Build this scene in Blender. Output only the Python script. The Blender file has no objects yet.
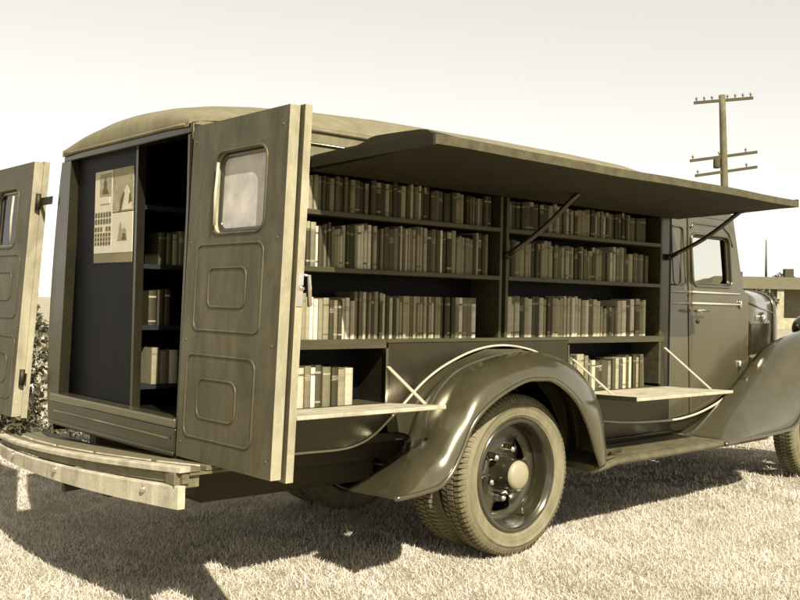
import bpy, bmesh, math, random
import numpy as np
from mathutils import Vector, Matrix, Euler
from mathutils.geometry import tessellate_polygon

random.seed(7)
rng = np.random.default_rng(11)
scene = bpy.context.scene
COL = scene.collection
R = math.radians
ORG = {}

# ------------------------------------------------------------------ materials
def sep(v):
    """a sepia print's tone for a thing of albedo v"""
    return (min(v * 1.04, 1), v * (0.895 + 0.075 * v), v * (0.44 + 0.56 * v), 1.0)

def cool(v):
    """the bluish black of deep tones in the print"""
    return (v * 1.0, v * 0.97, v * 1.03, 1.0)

def new_mat(name):
    m = bpy.data.materials.new(name)
    m.use_nodes = True
    nt = m.node_tree
    return m, nt, nt.nodes, nt.links, nt.nodes['Principled BSDF']

def mat(name, v, rough=0.6, var=0.25, scale=8.0, metallic=0.0, coat=0.0, bump=0.0, bscale=60.0,
        stretch=(1, 1, 1), spec=0.5, rvar=0.0, speck=0.0, tone=None, stain=0.0):
    tone = tone or sep
    m, nt, N, L, b = new_mat(name)
    tc = N.new('ShaderNodeTexCoord')
    mp = N.new('ShaderNodeMapping'); mp.inputs['Scale'].default_value = stretch
    L.new(tc.outputs['Object'], mp.inputs['Vector'])
    n1 = N.new('ShaderNodeTexNoise'); n1.inputs['Scale'].default_value = scale
    n1.inputs['Detail'].default_value = 8; n1.inputs['Roughness'].default_value = 0.65
    L.new(mp.outputs['Vector'], n1.inputs['Vector'])
    rp = N.new('ShaderNodeValToRGB')
    rp.color_ramp.elements[0].position = 0.3; rp.color_ramp.elements[1].position = 0.7
    rp.color_ramp.elements[0].color = tone(v * (1 - var)); rp.color_ramp.elements[1].color = tone(v * (1 + var))
    L.new(n1.outputs['Fac'], rp.inputs['Fac'])
    out = rp.outputs['Color']
    if speck > 0:
        n3 = N.new('ShaderNodeTexNoise'); n3.inputs['Scale'].default_value = 45; n3.inputs['Detail'].default_value = 4
        L.new(tc.outputs['Object'], n3.inputs['Vector'])
        r3 = N.new('ShaderNodeValToRGB'); r3.color_ramp.elements[0].position = 0.62; r3.color_ramp.elements[1].position = 0.72
        L.new(n3.outputs['Fac'], r3.inputs['Fac'])
        mx = N.new('ShaderNodeMix'); mx.data_type = 'RGBA'
        ml = N.new('ShaderNodeMath'); ml.operation = 'MULTIPLY'; ml.inputs[1].default_value = speck
        L.new(r3.outputs['Color'], ml.inputs[0]); L.new(ml.outputs[0], mx.inputs['Factor'])
        L.new(out, mx.inputs['A']); mx.inputs['B'].default_value = sep(min(v * 2.2 + 0.03, 0.5))
        out = mx.outputs['Result']
    if stain > 0:
        ms = N.new('ShaderNodeMapping'); ms.inputs['Scale'].default_value = (2.6, 2.6, 0.9); L.new(tc.outputs['Object'], ms.inputs['Vector'])
        n5 = N.new('ShaderNodeTexNoise'); n5.inputs['Scale'].default_value = 3.2; n5.inputs['Detail'].default_value = 10; n5.inputs['Roughness'].default_value = 0.72; n5.inputs['Distortion'].default_value = 0.6
        L.new(ms.outputs['Vector'], n5.inputs['Vector'])
        r5 = N.new('ShaderNodeValToRGB'); r5.color_ramp.elements[0].position = 0.40; r5.color_ramp.elements[1].position = 0.62
        r5.color_ramp.elements[0].color = (1 - stain, 1 - stain, 1 - stain, 1); r5.color_ramp.elements[1].color = (1 + stain * 0.35,) * 3 + (1,)
        L.new(n5.outputs['Fac'], r5.inputs['Fac'])
        m5 = N.new('ShaderNodeMix'); m5.data_type = 'RGBA'; m5.blend_type = 'MULTIPLY'; m5.inputs['Factor'].default_value = 1.0
        L.new(out, m5.inputs['A']); L.new(r5.outputs['Color'], m5.inputs['B']); out = m5.outputs['Result']
    L.new(out, b.inputs['Base Color'])
    b.inputs['Roughness'].default_value = rough
    b.inputs['Metallic'].default_value = metallic
    b.inputs['Specular IOR Level'].default_value = spec
    b.inputs['Coat Weight'].default_value = coat
    if metallic < 0.5 and tone is sep: b.inputs['Specular Tint'].default_value = (1.0, 0.88, 0.58, 1)
    b.inputs['Coat Roughness'].default_value = 0.12
    if rvar > 0:
        mr = N.new('ShaderNodeMapRange'); mr.inputs['To Min'].default_value = max(rough - rvar, 0.03); mr.inputs['To Max'].default_value = rough + rvar
        n4 = N.new('ShaderNodeTexNoise'); n4.inputs['Scale'].default_value = 5; n4.inputs['Detail'].default_value = 6
        L.new(tc.outputs['Object'], n4.inputs['Vector'])
        L.new(n4.outputs['Fac'], mr.inputs['Value']); L.new(mr.outputs['Result'], b.inputs['Roughness'])
    if bump > 0:
        n2 = N.new('ShaderNodeTexNoise'); n2.inputs['Scale'].default_value = bscale; n2.inputs['Detail'].default_value = 4
        L.new(mp.outputs['Vector'], n2.inputs['Vector'])
        bp = N.new('ShaderNodeBump'); bp.inputs['Strength'].default_value = bump; bp.inputs['Distance'].default_value = 0.01
        L.new(n2.outputs['Fac'], bp.inputs['Height']); L.new(bp.outputs['Normal'], b.inputs['Normal'])
    return m

def island_mat(name, v0, v1, rough=0.7, transl=0.0, spec=0.3):
    """every loose piece (blade, leaf) gets its own tone"""
    m, nt, N, L, b = new_mat(name)
    g = N.new('ShaderNodeNewGeometry')
    rp = N.new('ShaderNodeValToRGB')
    rp.color_ramp.elements[0].color = sep(v0); rp.color_ramp.elements[1].color = sep(v1)
    L.new(g.outputs['Random Per Island'], rp.inputs['Fac'])
    L.new(rp.outputs['Color'], b.inputs['Base Color'])
    b.inputs['Roughness'].default_value = rough
    b.inputs['Specular IOR Level'].default_value = spec
    if transl:
        t = N.new('ShaderNodeBsdfTranslucent'); L.new(rp.outputs['Color'], t.inputs['Color'])
        mx = N.new('ShaderNodeMixShader'); mx.inputs['Fac'].default_value = transl
        L.new(b.outputs['BSDF'], mx.inputs[1]); L.new(t.outputs['BSDF'], mx.inputs[2])
        L.new(mx.outputs['Shader'], N['Material Output'].inputs['Surface'])
    return m

def add_patches(m, lo, hi, scale):
    nt = m.node_tree; N, L = nt.nodes, nt.links; b = N['Principled BSDF']
    src = b.inputs['Base Color'].links[0].from_socket
    tc = N.new('ShaderNodeTexCoord'); ns = N.new('ShaderNodeTexNoise'); ns.inputs['Scale'].default_value = scale; ns.inputs['Detail'].default_value = 7; ns.inputs['Roughness'].default_value = 0.68
    L.new(tc.outputs['Object'], ns.inputs['Vector'])
    r = N.new('ShaderNodeValToRGB'); r.color_ramp.elements[0].position = 0.36; r.color_ramp.elements[1].position = 0.60
    r.color_ramp.elements[0].color = (lo, lo * 0.99, lo * 0.96, 1); r.color_ramp.elements[1].color = (hi, hi, hi, 1); L.new(ns.outputs['Fac'], r.inputs['Fac'])
    mx = N.new('ShaderNodeMix'); mx.data_type = 'RGBA'; mx.blend_type = 'MULTIPLY'; mx.inputs['Factor'].default_value = 1.0
    L.new(src, mx.inputs['A']); L.new(r.outputs['Color'], mx.inputs['B'])
    for l in list(src.links):
        if l.to_node != mx: 
            t = l.to_socket; L.new(mx.outputs['Result'], t)

def glass_mat(name, pale_mix=0.0):
    m, nt, N, L, b = new_mat(name)
    tr = N.new('ShaderNodeBsdfTransparent'); tr.inputs['Color'].default_value = (0.86, 0.86, 0.82, 1)
    gl = N.new('ShaderNodeBsdfGlossy'); gl.inputs['Roughness'].default_value = 0.04
    fr = N.new('ShaderNodeFresnel'); fr.inputs['IOR'].default_value = 1.5
    mx = N.new('ShaderNodeMixShader')
    L.new(fr.outputs['Fac'], mx.inputs['Fac']); L.new(tr.outputs['BSDF'], mx.inputs[1]); L.new(gl.outputs['BSDF'], mx.inputs[2])
    out = mx.outputs['Shader']
    if pale_mix:  # mixes a pale, noise-varied diffuse layer over the clear pane
        df = N.new('ShaderNodeBsdfDiffuse'); df.inputs['Color'].default_value = sep(0.7)
        ns = N.new('ShaderNodeTexNoise'); ns.inputs['Scale'].default_value = 9; ns.inputs['Detail'].default_value = 8
        tc = N.new('ShaderNodeTexCoord'); L.new(tc.outputs['Object'], ns.inputs['Vector'])
        mr = N.new('ShaderNodeMapRange'); mr.inputs['From Min'].default_value = 0.3; mr.inputs['From Max'].default_value = 0.7
        mr.inputs['To Min'].default_value = pale_mix * 0.6; mr.inputs['To Max'].default_value = pale_mix * 1.3
        L.new(ns.outputs['Fac'], mr.inputs['Value'])
        m2 = N.new('ShaderNodeMixShader'); L.new(mr.outputs['Result'], m2.inputs['Fac']); L.new(out, m2.inputs[1]); L.new(df.outputs['BSDF'], m2.inputs[2]); out = m2.outputs['Shader']
    L.new(out, N['Material Output'].inputs['Surface'])
    return m

M = {}
M['body'] = mat('body_paint', 0.014, 0.26, 0.18, 3.0, coat=0.12, rvar=0.1, bump=0.05, bscale=9, stain=0.3, spec=0.65)
M['body_top'] = mat('roof_cloth', 0.135, 0.75, 0.12, 5.0, bump=0.2, bscale=150, stain=0.2)
M['door'] = mat('door_paint', 0.06, 0.48, 0.22, 4.0, rvar=0.12, bump=0.08, bscale=20, spec=0.4, stain=0.38)
M['door_edge'] = mat('door_edge_sunlit', 0.25, 0.6, 0.12, 9.0, speck=0.2, stain=0.25)  # paler than the door faces: sunlight on the edges put into the colour
M['cab'] = mat('cab_paint', 0.042, 0.20, 0.12, 3.0, coat=0.5, rvar=0.05, stain=0.10, spec=1.0)
M['fender'] = mat('fender_paint', 0.036, 0.20, 0.14, 6.0, coat=0.7, rvar=0.05, bump=0.01, bscale=5, stain=0.12, spec=1.0)
M['trim'] = mat('bright_trim', 0.34, 0.32, 0.12, 20.0, coat=0.4)
M['chrome'] = mat('worn_chrome', 0.75, 0.14, 0.08, 12.0, metallic=1.0)
M['dark'] = mat('dark_metal', 0.007, 0.6, 0.3, 10.0)
M['black'] = mat('black_enamel', 0.018, 0.22, 0.2, 10.0, coat=0.6)
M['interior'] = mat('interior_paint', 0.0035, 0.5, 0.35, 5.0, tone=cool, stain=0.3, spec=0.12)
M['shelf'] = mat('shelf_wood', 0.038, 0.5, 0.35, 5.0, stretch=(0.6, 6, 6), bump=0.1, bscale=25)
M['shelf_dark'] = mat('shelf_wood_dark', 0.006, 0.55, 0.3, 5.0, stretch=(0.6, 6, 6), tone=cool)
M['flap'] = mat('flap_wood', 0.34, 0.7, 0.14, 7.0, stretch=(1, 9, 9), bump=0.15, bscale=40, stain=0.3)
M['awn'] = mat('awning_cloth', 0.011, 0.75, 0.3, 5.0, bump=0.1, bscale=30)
M['awn_edge'] = mat('awning_batten', 0.05, 0.7, 0.4, 22.0, speck=0.35)
M['tyre'] = mat('dusty_rubber', 0.145, 0.85, 0.14, 7.0, bump=0.15, bscale=60, stain=0.25)
M['tread'] = mat('tread_rubber', 0.11, 0.85, 0.35, 14.0, bump=0.2, bscale=50)
M['rim'] = mat('rim_paint', 0.022, 0.22, 0.25, 6.0, coat=0.9, speck=0.04, stain=0.3)
M['hub'] = mat('hub_paint', 0.22, 0.4, 0.08, 9.0, coat=0.3)
M['bumper'] = mat('bumper_board', 0.36, 0.55, 0.13, 5.0, stretch=(8, 1, 8), bump=0.15, bscale=22, speck=0.25, stain=0.35)
M['bumper_grey'] = mat('bumper_grey_board', 0.11, 0.6, 0.3, 6.0, stretch=(8, 1, 8), bump=0.2, bscale=25, stain=0.3)
M['deck'] = mat('step_deck', 0.085, 0.65, 0.25, 6.0, stretch=(8, 1, 8), bump=0.15, bscale=25)
M['glass'] = glass_mat('window_glass')
M['pale_glass'] = glass_mat('pale_window_glass', 0.5)
M['rubber'] = mat('running_board_rubber', 0.07, 0.55, 0.25, 12.0, speck=0.2, stain=0.3)
M['pole'] = mat('pole_wood', 0.1, 0.85, 0.25, 3.0, stretch=(8, 8, 0.6), stain=0.3)
M['arm'] = mat('crossarm_wood', 0.04, 0.85, 0.25, 3.0)
M['ceramic'] = mat('insulator', 0.14, 0.3, 0.2, 9.0)
M['wall'] = mat('house_wall', 0.3, 0.85, 0.12, 2.0, stain=0.25)
M['roof'] = mat('house_roof', 0.1, 0.85, 0.25, 3.0, stain=0.3)
M['hdark'] = mat('house_window', 0.12, 0.3, 0.3, 2.0)
M['hshade'] = mat('porch_screen', 0.13, 0.8, 0.25, 2.0)
M['paper'] = mat('old_paper', 0.42, 0.8, 0.10, 12.0)
M['paper_mid'] = mat('grey_print', 0.22, 0.8, 0.30, 25.0)
M['ink'] = mat('print_ink', 0.07, 0.8, 0.4, 30.0)
M['pages'] = mat('book_pages', 0.45, 0.85, 0.1, 60.0)
M['bark'] = mat('bark', 0.10, 0.9, 0.3, 10.0)
M['leaf'] = island_mat('bush_leaf', 0.035, 0.17, 0.30, 0.25, 0.6)
M['treeleaf'] = island_mat('tree_leaf', 0.07, 0.17, 0.7, 0.3)
M['blade'] = island_mat('dry_grass_blade', 0.46, 0.66, 0.9, 0.35, 0.1)
add_patches(M['blade'], 0.92, 1.26, 2.6)
M['weed'] = island_mat('weed_blade', 0.10, 0.26, 0.7, 0.25)
BOOKS = {}
for nm, v in (('charcoal', 0.025), ('dark brown', 0.05), ('brown', 0.095), ('drab olive', 0.14), ('tan', 0.22),
              ('buff', 0.30), ('cream', 0.42), ('white', 0.60)):
    BOOKS[nm] = mat('cloth_' + nm.replace(' ', '_'), v * 0.76, 0.65, 0.18, 30.0, bump=0.1, bscale=200)
def title_mat(name, v, ink):
    m = mat(name, v, 0.65, 0.18, 30.0)
    nt = m.node_tree; N, L = nt.nodes, nt.links; b = N['Principled BSDF']
    src = b.inputs['Base Color'].links[0].from_socket
    tc = N.new('ShaderNodeTexCoord'); mp = N.new('ShaderNodeMapping'); mp.inputs['Scale'].default_value = (420, 0.0, 230); L.new(tc.outputs['Object'], mp.inputs['Vector'])
    vo = N.new('ShaderNodeTexNoise'); vo.inputs['Scale'].default_value = 1.0; vo.inputs['Detail'].default_value = 1.0; L.new(mp.outputs['Vector'], vo.inputs['Vector'])
    r = N.new('ShaderNodeValToRGB'); r.color_ramp.elements[0].position = 0.52; r.color_ramp.elements[1].position = 0.58; L.new(vo.outputs['Fac'], r.inputs['Fac'])
    mx = N.new('ShaderNodeMix'); mx.data_type = 'RGBA'; L.new(r.outputs['Color'], mx.inputs['Factor']); L.new(src, mx.inputs['A']); mx.inputs['B'].default_value = sep(ink)
    L.new(mx.outputs['Result'], b.inputs['Base Color'])
    return m
TITLES = {nm: title_mat('lettered_' + nm.replace(' ', '_'), v * 0.76, 0.30 if v < 0.18 else 0.04) for nm, v in
          (('charcoal', 0.025), ('dark brown', 0.05), ('brown', 0.095), ('drab olive', 0.14), ('tan', 0.22), ('buff', 0.30), ('cream', 0.42), ('white', 0.60))}
BANDS = {'pale': mat('label_pale', 0.22, 0.7, 0.1, 40.0), 'dark': mat('label_dark', 0.08, 0.6, 0.2, 40.0)}

# ------------------------------------------------------------------ mesh builder
def catmull(pts, n):
    pts = [Vector(p) for p in pts]
    out = []
    P = [pts[0] * 2 - pts[1]] + pts + [pts[-1] * 2 - pts[-2]]
    segs = len(pts) - 1
    for k in range(n + 1):
        t = k / n * segs
        i = min(int(t), segs - 1); u = t - i
        a, b, c, d = P[i], P[i + 1], P[i + 2], P[i + 3]
        out.append(0.5 * ((2 * b) + (c - a) * u + (2 * a - 5 * b + 4 * c - d) * u * u + (3 * b - a - 3 * c + d) * u ** 3))
    return out

def rrect(u0, u1, v0, v1, r, n=5):
    out = []
    for cx, cy, a0 in ((u1 - r, v1 - r, 0), (u0 + r, v1 - r, 90), (u0 + r, v0 + r, 180), (u1 - r, v0 + r, 270)):
        for k in range(n + 1):
            a = R(a0 + 90 * k / n)
            out.append((cx + r * math.cos(a), cy + r * math.sin(a)))
    return out

class MB:
    def __init__(s):
        s.v = []; s.f = []; s.m = []; s.sm = []
    def add(s, vs, fs, mi=0, smooth=False):
        o = len(s.v)
        s.v += [tuple(p) for p in vs]
        for f in fs:
            s.f.append([i + o for i in f]); s.m.append(mi); s.sm.append(smooth)
        return s
    def box(s, x0, x1, y0, y1, z0, z1, mi=0):
        vs = [(x, y, z) for x in (x0, x1) for y in (y0, y1) for z in (z0, z1)]
        return s.add(vs, [(0, 1, 3, 2), (4, 6, 7, 5), (0, 4, 5, 1), (2, 3, 7, 6), (0, 2, 6, 4), (1, 5, 7, 3)], mi)
    def bar(s, p, q, w, h, mi=0, up=(0, 0, 1)):
        p = Vector(p); q = Vector(q); d = (q - p).normalized()
        sd = d.cross(Vector(up)).normalized(); u = sd.cross(d)
        vs = []
        for c in (p, q):
            for a, b in ((-1, -1), (1, -1), (1, 1), (-1, 1)):
                vs.append(c + sd * a * w / 2 + u * b * h / 2)
        return s.add(vs, [(0, 3, 2, 1), (4, 5, 6, 7), (0, 1, 5, 4), (1, 2, 6, 5), (2, 3, 7, 6), (3, 0, 4, 7)], mi)
    def tube(s, pts, r, n=8, mi=0, closed=False):
        pts = [Vector(p) for p in pts]; k = len(pts)
        rs = r if isinstance(r, (list, tuple)) else [r] * k
        vs = []; ref = None
        for i in range(k):
            a = pts[(i - 1) % k] if (closed or i > 0) else pts[i]
            b = pts[(i + 1) % k] if (closed or i < k - 1) else pts[i]
            t = (b - a).normalized()
            if ref is None:
                ref = Vector((0, 0, 1)) if abs(t.z) < 0.9 else Vector((1, 0, 0))
            ref = (ref - t * ref.dot(t)).normalized(); bn = t.cross(ref)
            for j in range(n):
                an = 2 * math.pi * j / n
                vs.append(pts[i] + (ref * math.cos(an) + bn * math.sin(an)) * rs[i])
        fs = []
        for i in range(k if closed else k - 1):
            for j in range(n):
                i2 = (i + 1) % k; j2 = (j + 1) % n
                fs.append((i * n + j, i * n + j2, i2 * n + j2, i2 * n + j))
        s.add(vs, fs, mi, True)
        if not closed:
            o = len(s.v) - len(vs)
            s.f.append([o + j for j in reversed(range(n))]); s.m.append(mi); s.sm.append(False)
            s.f.append([o + (k - 1) * n + j for j in range(n)]); s.m.append(mi); s.sm.append(False)
        return s
    def lathe(s, prof, n=48, mi=0, c=(0, 0, 0), axis='y', smooth=True):
        """prof: list of (radius, height along axis)"""
        vs = []
        for j in range(n):
            a = 2 * math.pi * j / n; ca, sa = math.cos(a), math.sin(a)
            for r, h in prof:
                if axis == 'y': p = (c[0] + r * ca, c[1] + h, c[2] + r * sa)
                elif axis == 'x': p = (c[0] + h, c[1] + r * ca, c[2] + r * sa)
                else: p = (c[0] + r * ca, c[1] + r * sa, c[2] + h)
                vs.append(p)
        k = len(prof); fs = []
        for j in range(n):
            j2 = (j + 1) % n
            for i in range(k - 1):
                fs.append((j * k + i, j * k + i + 1, j2 * k + i + 1, j2 * k + i))
        return s.add(vs, fs, mi, smooth)
    def grid(s, rows, mi=0, smooth=True, flip=False):
        n = len(rows[0]); vs = [p for r in rows for p in r]; fs = []
        for i in range(len(rows) - 1):
            for j in range(n - 1):
                f = (i * n + j, i * n + j + 1, (i + 1) * n + j + 1, (i + 1) * n + j)
                fs.append(f[::-1] if flip else f)
        return s.add(vs, fs, mi, smooth)
    def plate(s, loops, fn, w0, w1, mi=0, mi_side=None):
        """flat sheet with holes: loops of (u,v); fn(u,v,w) -> point; thickness w0..w1"""
        if mi_side is None: mi_side = mi
        tri = tessellate_polygon([[Vector((u, v, 0)) for u, v in lp] for lp in loops])
        flat = [p for lp in loops for p in lp]; k = len(flat)
        vs = [fn(u, v, w0) for u, v in flat] + [fn(u, v, w1) for u, v in flat]
        s.add(vs, [t for t in tri] + [tuple(i + k for i in reversed(t)) for t in tri], mi)
        o = 0; base = len(s.v) - 2 * k
        for lp in loops:
            n = len(lp)
            for i in range(n):
                a, b = o + i, o + (i + 1) % n
                s.f.append([base + a, base + b, base + b + k, base + a + k]); s.m.append(mi_side); s.sm.append(False)
            o += n
        return s
    def build(s, name, mats, parent=None, bevel=0.0, recalc=True, org=None, autosmooth=None):
        me = bpy.data.meshes.new(name)
        off = ORG.get(parent.name, Vector((0, 0, 0))) if parent else Vector((0, 0, 0))
        o2 = Vector(org) if org is not None else off
        me.from_pydata([tuple(Vector(p) - o2) for p in s.v], [], s.f)
        if not isinstance(mats, (list, tuple)): mats = [mats]
        for mt in mats: me.materials.append(mt)
        me.polygons.foreach_set('material_index', s.m)
        me.polygons.foreach_set('use_smooth', s.sm)
        if recalc:
            bm = bmesh.new(); bm.from_mesh(me)
            bmesh.ops.recalc_face_normals(bm, faces=bm.faces); bm.to_mesh(me); bm.free()
        me.update()
        ob = bpy.data.objects.new(name, me); COL.objects.link(ob)
        if parent: ob.parent = parent
        ob.location = o2 - off
        ORG[ob.name] = o2
        if bevel:
            bv = ob.modifiers.new('bevel', 'BEVEL'); bv.width = bevel; bv.segments = 2; bv.limit_method = 'ANGLE'; bv.angle_limit = R(40)
        return ob

def thing(name, label, cat, loc, group=None):
    o = bpy.data.objects.new(name, None); COL.objects.link(o); o.location = loc; o.empty_display_size = 0.2
    ORG[o.name] = Vector(loc)
    return tag(o, label, cat, group)
def tag(o, label, cat, group=None):
    o['label'] = label; o['category'] = cat
    if group: o['group'] = group
    return o
def copy_tree(o, parent=None, off=None):
    c = o.copy(); COL.objects.link(c); c.parent = parent
    for ch in list(o.children): copy_tree(ch, c)
    return c

XZ = lambda y0: (lambda u, v, w: (u, y0 + w, v))

# ------------------------------------------------------------------ the truck
TW = 1.26                    # body width: right side at y = 0, left side at y = TW
truck = thing('library_truck', 'olive drab book truck with rear doors open and a raised side hatch', 'truck', (0, 0.63, 0))
REAR = lambda z: -1.828 + 0.028 * z

def BULGE(z):
    t = min(max((z - 0.60) / 1.43, 0), 1)
    return TW - 0.005 + 0.085 * math.sin(math.pi * t ** 0.8) ** 0.6
# -- body side sheet with the wheel arch
arch = [(-0.70, 0.700), (-0.60, 0.775), (-0.491, 0.863), (-0.39, 0.925), (-0.29, 0.970), (-0.165, 1.013), (-0.037, 1.040), (0.10, 1.048),
        (0.235, 1.036), (0.36, 1.010), (0.47, 0.965), (0.56, 0.905), (0.63, 0.84), (0.70, 0.75), (0.78, 0.66), (0.90, 0.595), (1.05, 0.570)]
low = [(-1.80, 0.600), (-1.199, 0.594), (-0.98, 0.592), (-0.86, 0.61), (-0.77, 0.65)]
right_low = [(1.26, 0.563), (1.66, 0.550)]
for name, y, w0, w1 in (('side_panel', 0.0, 0.0, 0.018), ('side_panel', TW, -0.018, 0.0)):
    m = MB()
    if y == 0.0:
        outline = [(-1.795, 0.785), (-0.700, 0.785), (-0.700, 1.045), (-0.29, 1.045), (0.0, 1.0455), (0.30, 1.045), (0.640, 1.045), (0.640, 0.755), (1.66, 0.755)] + \
                  list(reversed(low + arch + right_low))
        # keep the arch crown just under the shelf
        outline = [(-1.795, 0.785), (-0.700, 0.785), (-0.700, 1.068), (0.640, 1.068), (0.640, 0.755), (1.66, 0.755)] + list(reversed(low + arch + right_low))
        m.plate([outline], XZ(y), w0, w1)
        m.plate([[(-1.795, 0.785), (-1.50, 0.785), (-1.50, 1.922), (-1.768, 1.922)]], XZ(y), w0, w1)
        b = MB(); b.plate([[(-1.765, 1.900), (1.66, 1.900), (1.66, 2.018), (-1.0, 2.018), (-1.25, 2.013), (-1.46, 2.006), (-1.62, 1.996), (-1.72, 1.983), (-1.765, 1.964)]], XZ(y), w0 - 0.003, w1 - 0.003); b.build('eaves_band', M['body_top'], truck)
        m.box(-1.50, 1.66, 0.004, 0.03, 1.835, 1.922)
        m.box(1.575, 1.66, 0.012, 0.03, 0.755, 1.835)
    else:
        rows = []
        for k in range(21):
            row = []
            for q in range(13):
                zt = min(2.015, 1.955 + 0.16 * q / 2)
                z = 0.60 + (zt - 0.60) * k / 20
                row.append((REAR(z) + 0.012 + (1.66 - REAR(z) - 0.012) * q / 12, BULGE(z), z))
            rows.append(row)
        m.grid(rows)
        m.grid([[(p[0], p[1] - 0.018, p[2]) for p in r] for r in rows], flip=True)
        for e in (0, -1):
            m.grid([[r[e] for r in rows], [(r[e][0], r[e][1] - 0.018, r[e][2]) for r in rows]], smooth=False)
            m.grid([rows[e], [(p[0], p[1] - 0.018, p[2]) for p in rows[e]]], smooth=False)
    m.build(name, M['body'], truck)
for y in (-0.004, TW + 0.004):
    m = MB()
    m.tube([(u, y, v) for u, v in [(p.x, p.y) for p in catmull([Vector((a, b, 0)) for a, b in low + arch[:-2]], 90)]], 0.0065, 8)
    m.tube([(u, y, v) for u, v in [(p.x, p.y) for p in catmull([Vector((a, b, 0)) for a, b in [(0.9, 0.60), (1.26, 0.565), (1.66, 0.552), (1.86, 0.56), (2.046, 0.585), (2.25, 0.635), (2.423, 0.700)]], 30)]], 0.008, 8)
    m.build('arch_bead', M['trim'], truck)

# mouldings along the eaves
for y, s in ((0.0, -1), (TW, 1)):
    m = MB()
    m.tube([(-1.60 if s < 0 else -1.3, y + s * 0.006, 2.005), (-1.2, y + s * 0.006, 2.018), (1.70, y + s * 0.006, 2.020)], 0.010, 8)
    m.build('drip_moulding', M['body_top'], truck)
    m = MB()
    m.tube([(-1.76 if s < 0 else -1.3, y + s * 0.003, 1.955), (1.70, y + s * 0.003, 1.957)], 0.008, 8)
    m.build('side_moulding', M['body'], truck)

# -- roof
def roof_rows():
    rows = []
    for x, h, e in ((-1.783, 0.012, 1.968), (-1.782, 0.035, 1.980), (-1.765, 0.058, 1.990), (-1.72, 0.078, 2.000), (-1.62, 0.098, 2.012), (-1.46, 0.124, 2.022),
                    (-1.25, 0.148, 2.028), (-1.0, 0.168, 2.032), (-0.5, 0.192, 2.035), (0.3, 0.205, 2.035), (1.0, 0.205, 2.035), (1.5, 0.20, 2.032), (1.74, 0.18, 2.025)):
        row = []
        for k in range(25):
            t = -1 + 2 * k / 24
            # denser near the eaves
            t = math.copysign(1 - (1 - abs(t)) ** 1.6, t)
            y = TW / 2 + t * (TW / 2 + 0.012 - 0.012 * max(0.0, (-1.60 - x) / 0.19))
            z = e + h * (1 - abs(t) ** 2.3)
            row.append((x, y, z))
        rows.append(row)
    return rows
m = MB()
rows = roof_rows()
m.grid(rows)
rim = [Vector(r[0]) for r in rows]
m.grid([[(p[0], p[1], p[2] - 0.02) for p in r] for r in rows], flip=True)
for e in (0, -1):
    m.grid([[r[e] for r in rows], [(r[e][0], r[e][1], r[e][2] - 0.02) for r in rows]], smooth=False)
for e in (0, -1):
    m.grid([rows[e], [(p[0], p[1], p[2] - 0.02) for p in rows[e]]], smooth=False)
m.build('roof', M['body_top'], truck)
m = MB(); m.tube([(-1.780, 0.03 + (TW - 0.06) * k / 16, 1.962) for k in range(17)], 0.008, 8)
m.build('rear_drip_moulding', M['body_top'], truck)

# -- rear frame of the body
m = MB()
zz = [0.64 + 1.285 * k / 16 for k in range(17)]
m.plate([[(1.175, 0.64)] + [(BULGE(z) - 0.001, z) for z in zz] + [(1.175, 1.925)]], lambda u, v, w: (REAR(v) + w, u, v), 0.0, 0.05)
m.build('rear_post', M['body'], truck)
m = MB(); m.box(-1.775, -1.73, 0.001, 0.017, 0.79, 1.92); m.build('rear_post', M['body'], truck)
m = MB(); m.box(-1.775, -1.715, 0.0, TW, 1.925, 1.975); m.build('rear_header', M['body'], truck, bevel=0.005)
m = MB(); m.box(-1.812, -1.74, 0.0, TW, 0.640, 0.742); m.box(-1.822, -1.74, 0.0, TW, 0.632, 0.652); m.build('rear_sill', M['body'], truck, bevel=0.006)
m = MB(); m.box(-1.818, -1.74, 0.0, TW, 0.742, 0.782); m.build('tail_sill_cap', M['cab'], truck, bevel=0.008)
m = MB(); m.tube([(-1.815, 0.04, 0.70), (-1.815, 1.2, 0.70)], 0.006); m.build('sill_bead', M['cab'], truck)
# floor, front bulkhead, ceiling
m = MB(); m.box(-1.74, 1.60, 0.02, TW - 0.02, 0.735, 0.770); m.build('floor', M['interior'], truck)
m = MB(); m.box(1.61, 1.697, 0.0205, TW - 0.02, 0.56, 2.02); m.build('bulkhead', M['interior'], truck)
m = MB(); m.box(-1.70, 1.60, 0.03, TW - 0.03, 1.985, 2.0); m.build('ceiling', M['interior'], truck)
m = MB(); m.box(-1.73, 1.60, 0.03, TW - 0.03, 0.60, 0.64); m.build('floor_pan', M['dark'], truck)

# -- book shelving on the right side
Z1, Z2, Z3, ZL, ZR = 1.668, 1.4144, 1.088, 0.785, 0.772
XL, XD, XE = -1.48, 0.0665, 1.5496
DEP = 0.215
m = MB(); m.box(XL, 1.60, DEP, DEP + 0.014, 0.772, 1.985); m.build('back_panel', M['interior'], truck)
for x, w in ((XL - 0.022, 0.022), (XD - 0.002, 0.020), (XD + 0.047, 0.020), (XE, 0.020)):
    m = MB(); m.box(x, x + w, 0.0015, DEP, (Z3 if -0.7 < x < 0.6 else 0.787), 1.834)
    m.build('upright', M['shelf'], truck, bevel=0.002)
def shelf(x0, x1, z, t, mt='shelf', y1=DEP):
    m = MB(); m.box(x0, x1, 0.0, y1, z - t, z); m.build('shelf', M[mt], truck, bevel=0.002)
for z in (Z1, Z2):
    shelf(XL, XD - 0.002, z, 0.022); shelf(XD + 0.067, XE, z, 0.022)
shelf(XL, -0.712, Z3, 0.043); shelf(-0.708, 0.640, Z3, 0.018); shelf(0.644, 1.60, Z3, 0.036)
shelf(XL, -0.702, ZL, 0.016); shelf(0.644, 1.60, ZR, 0.016)
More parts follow.
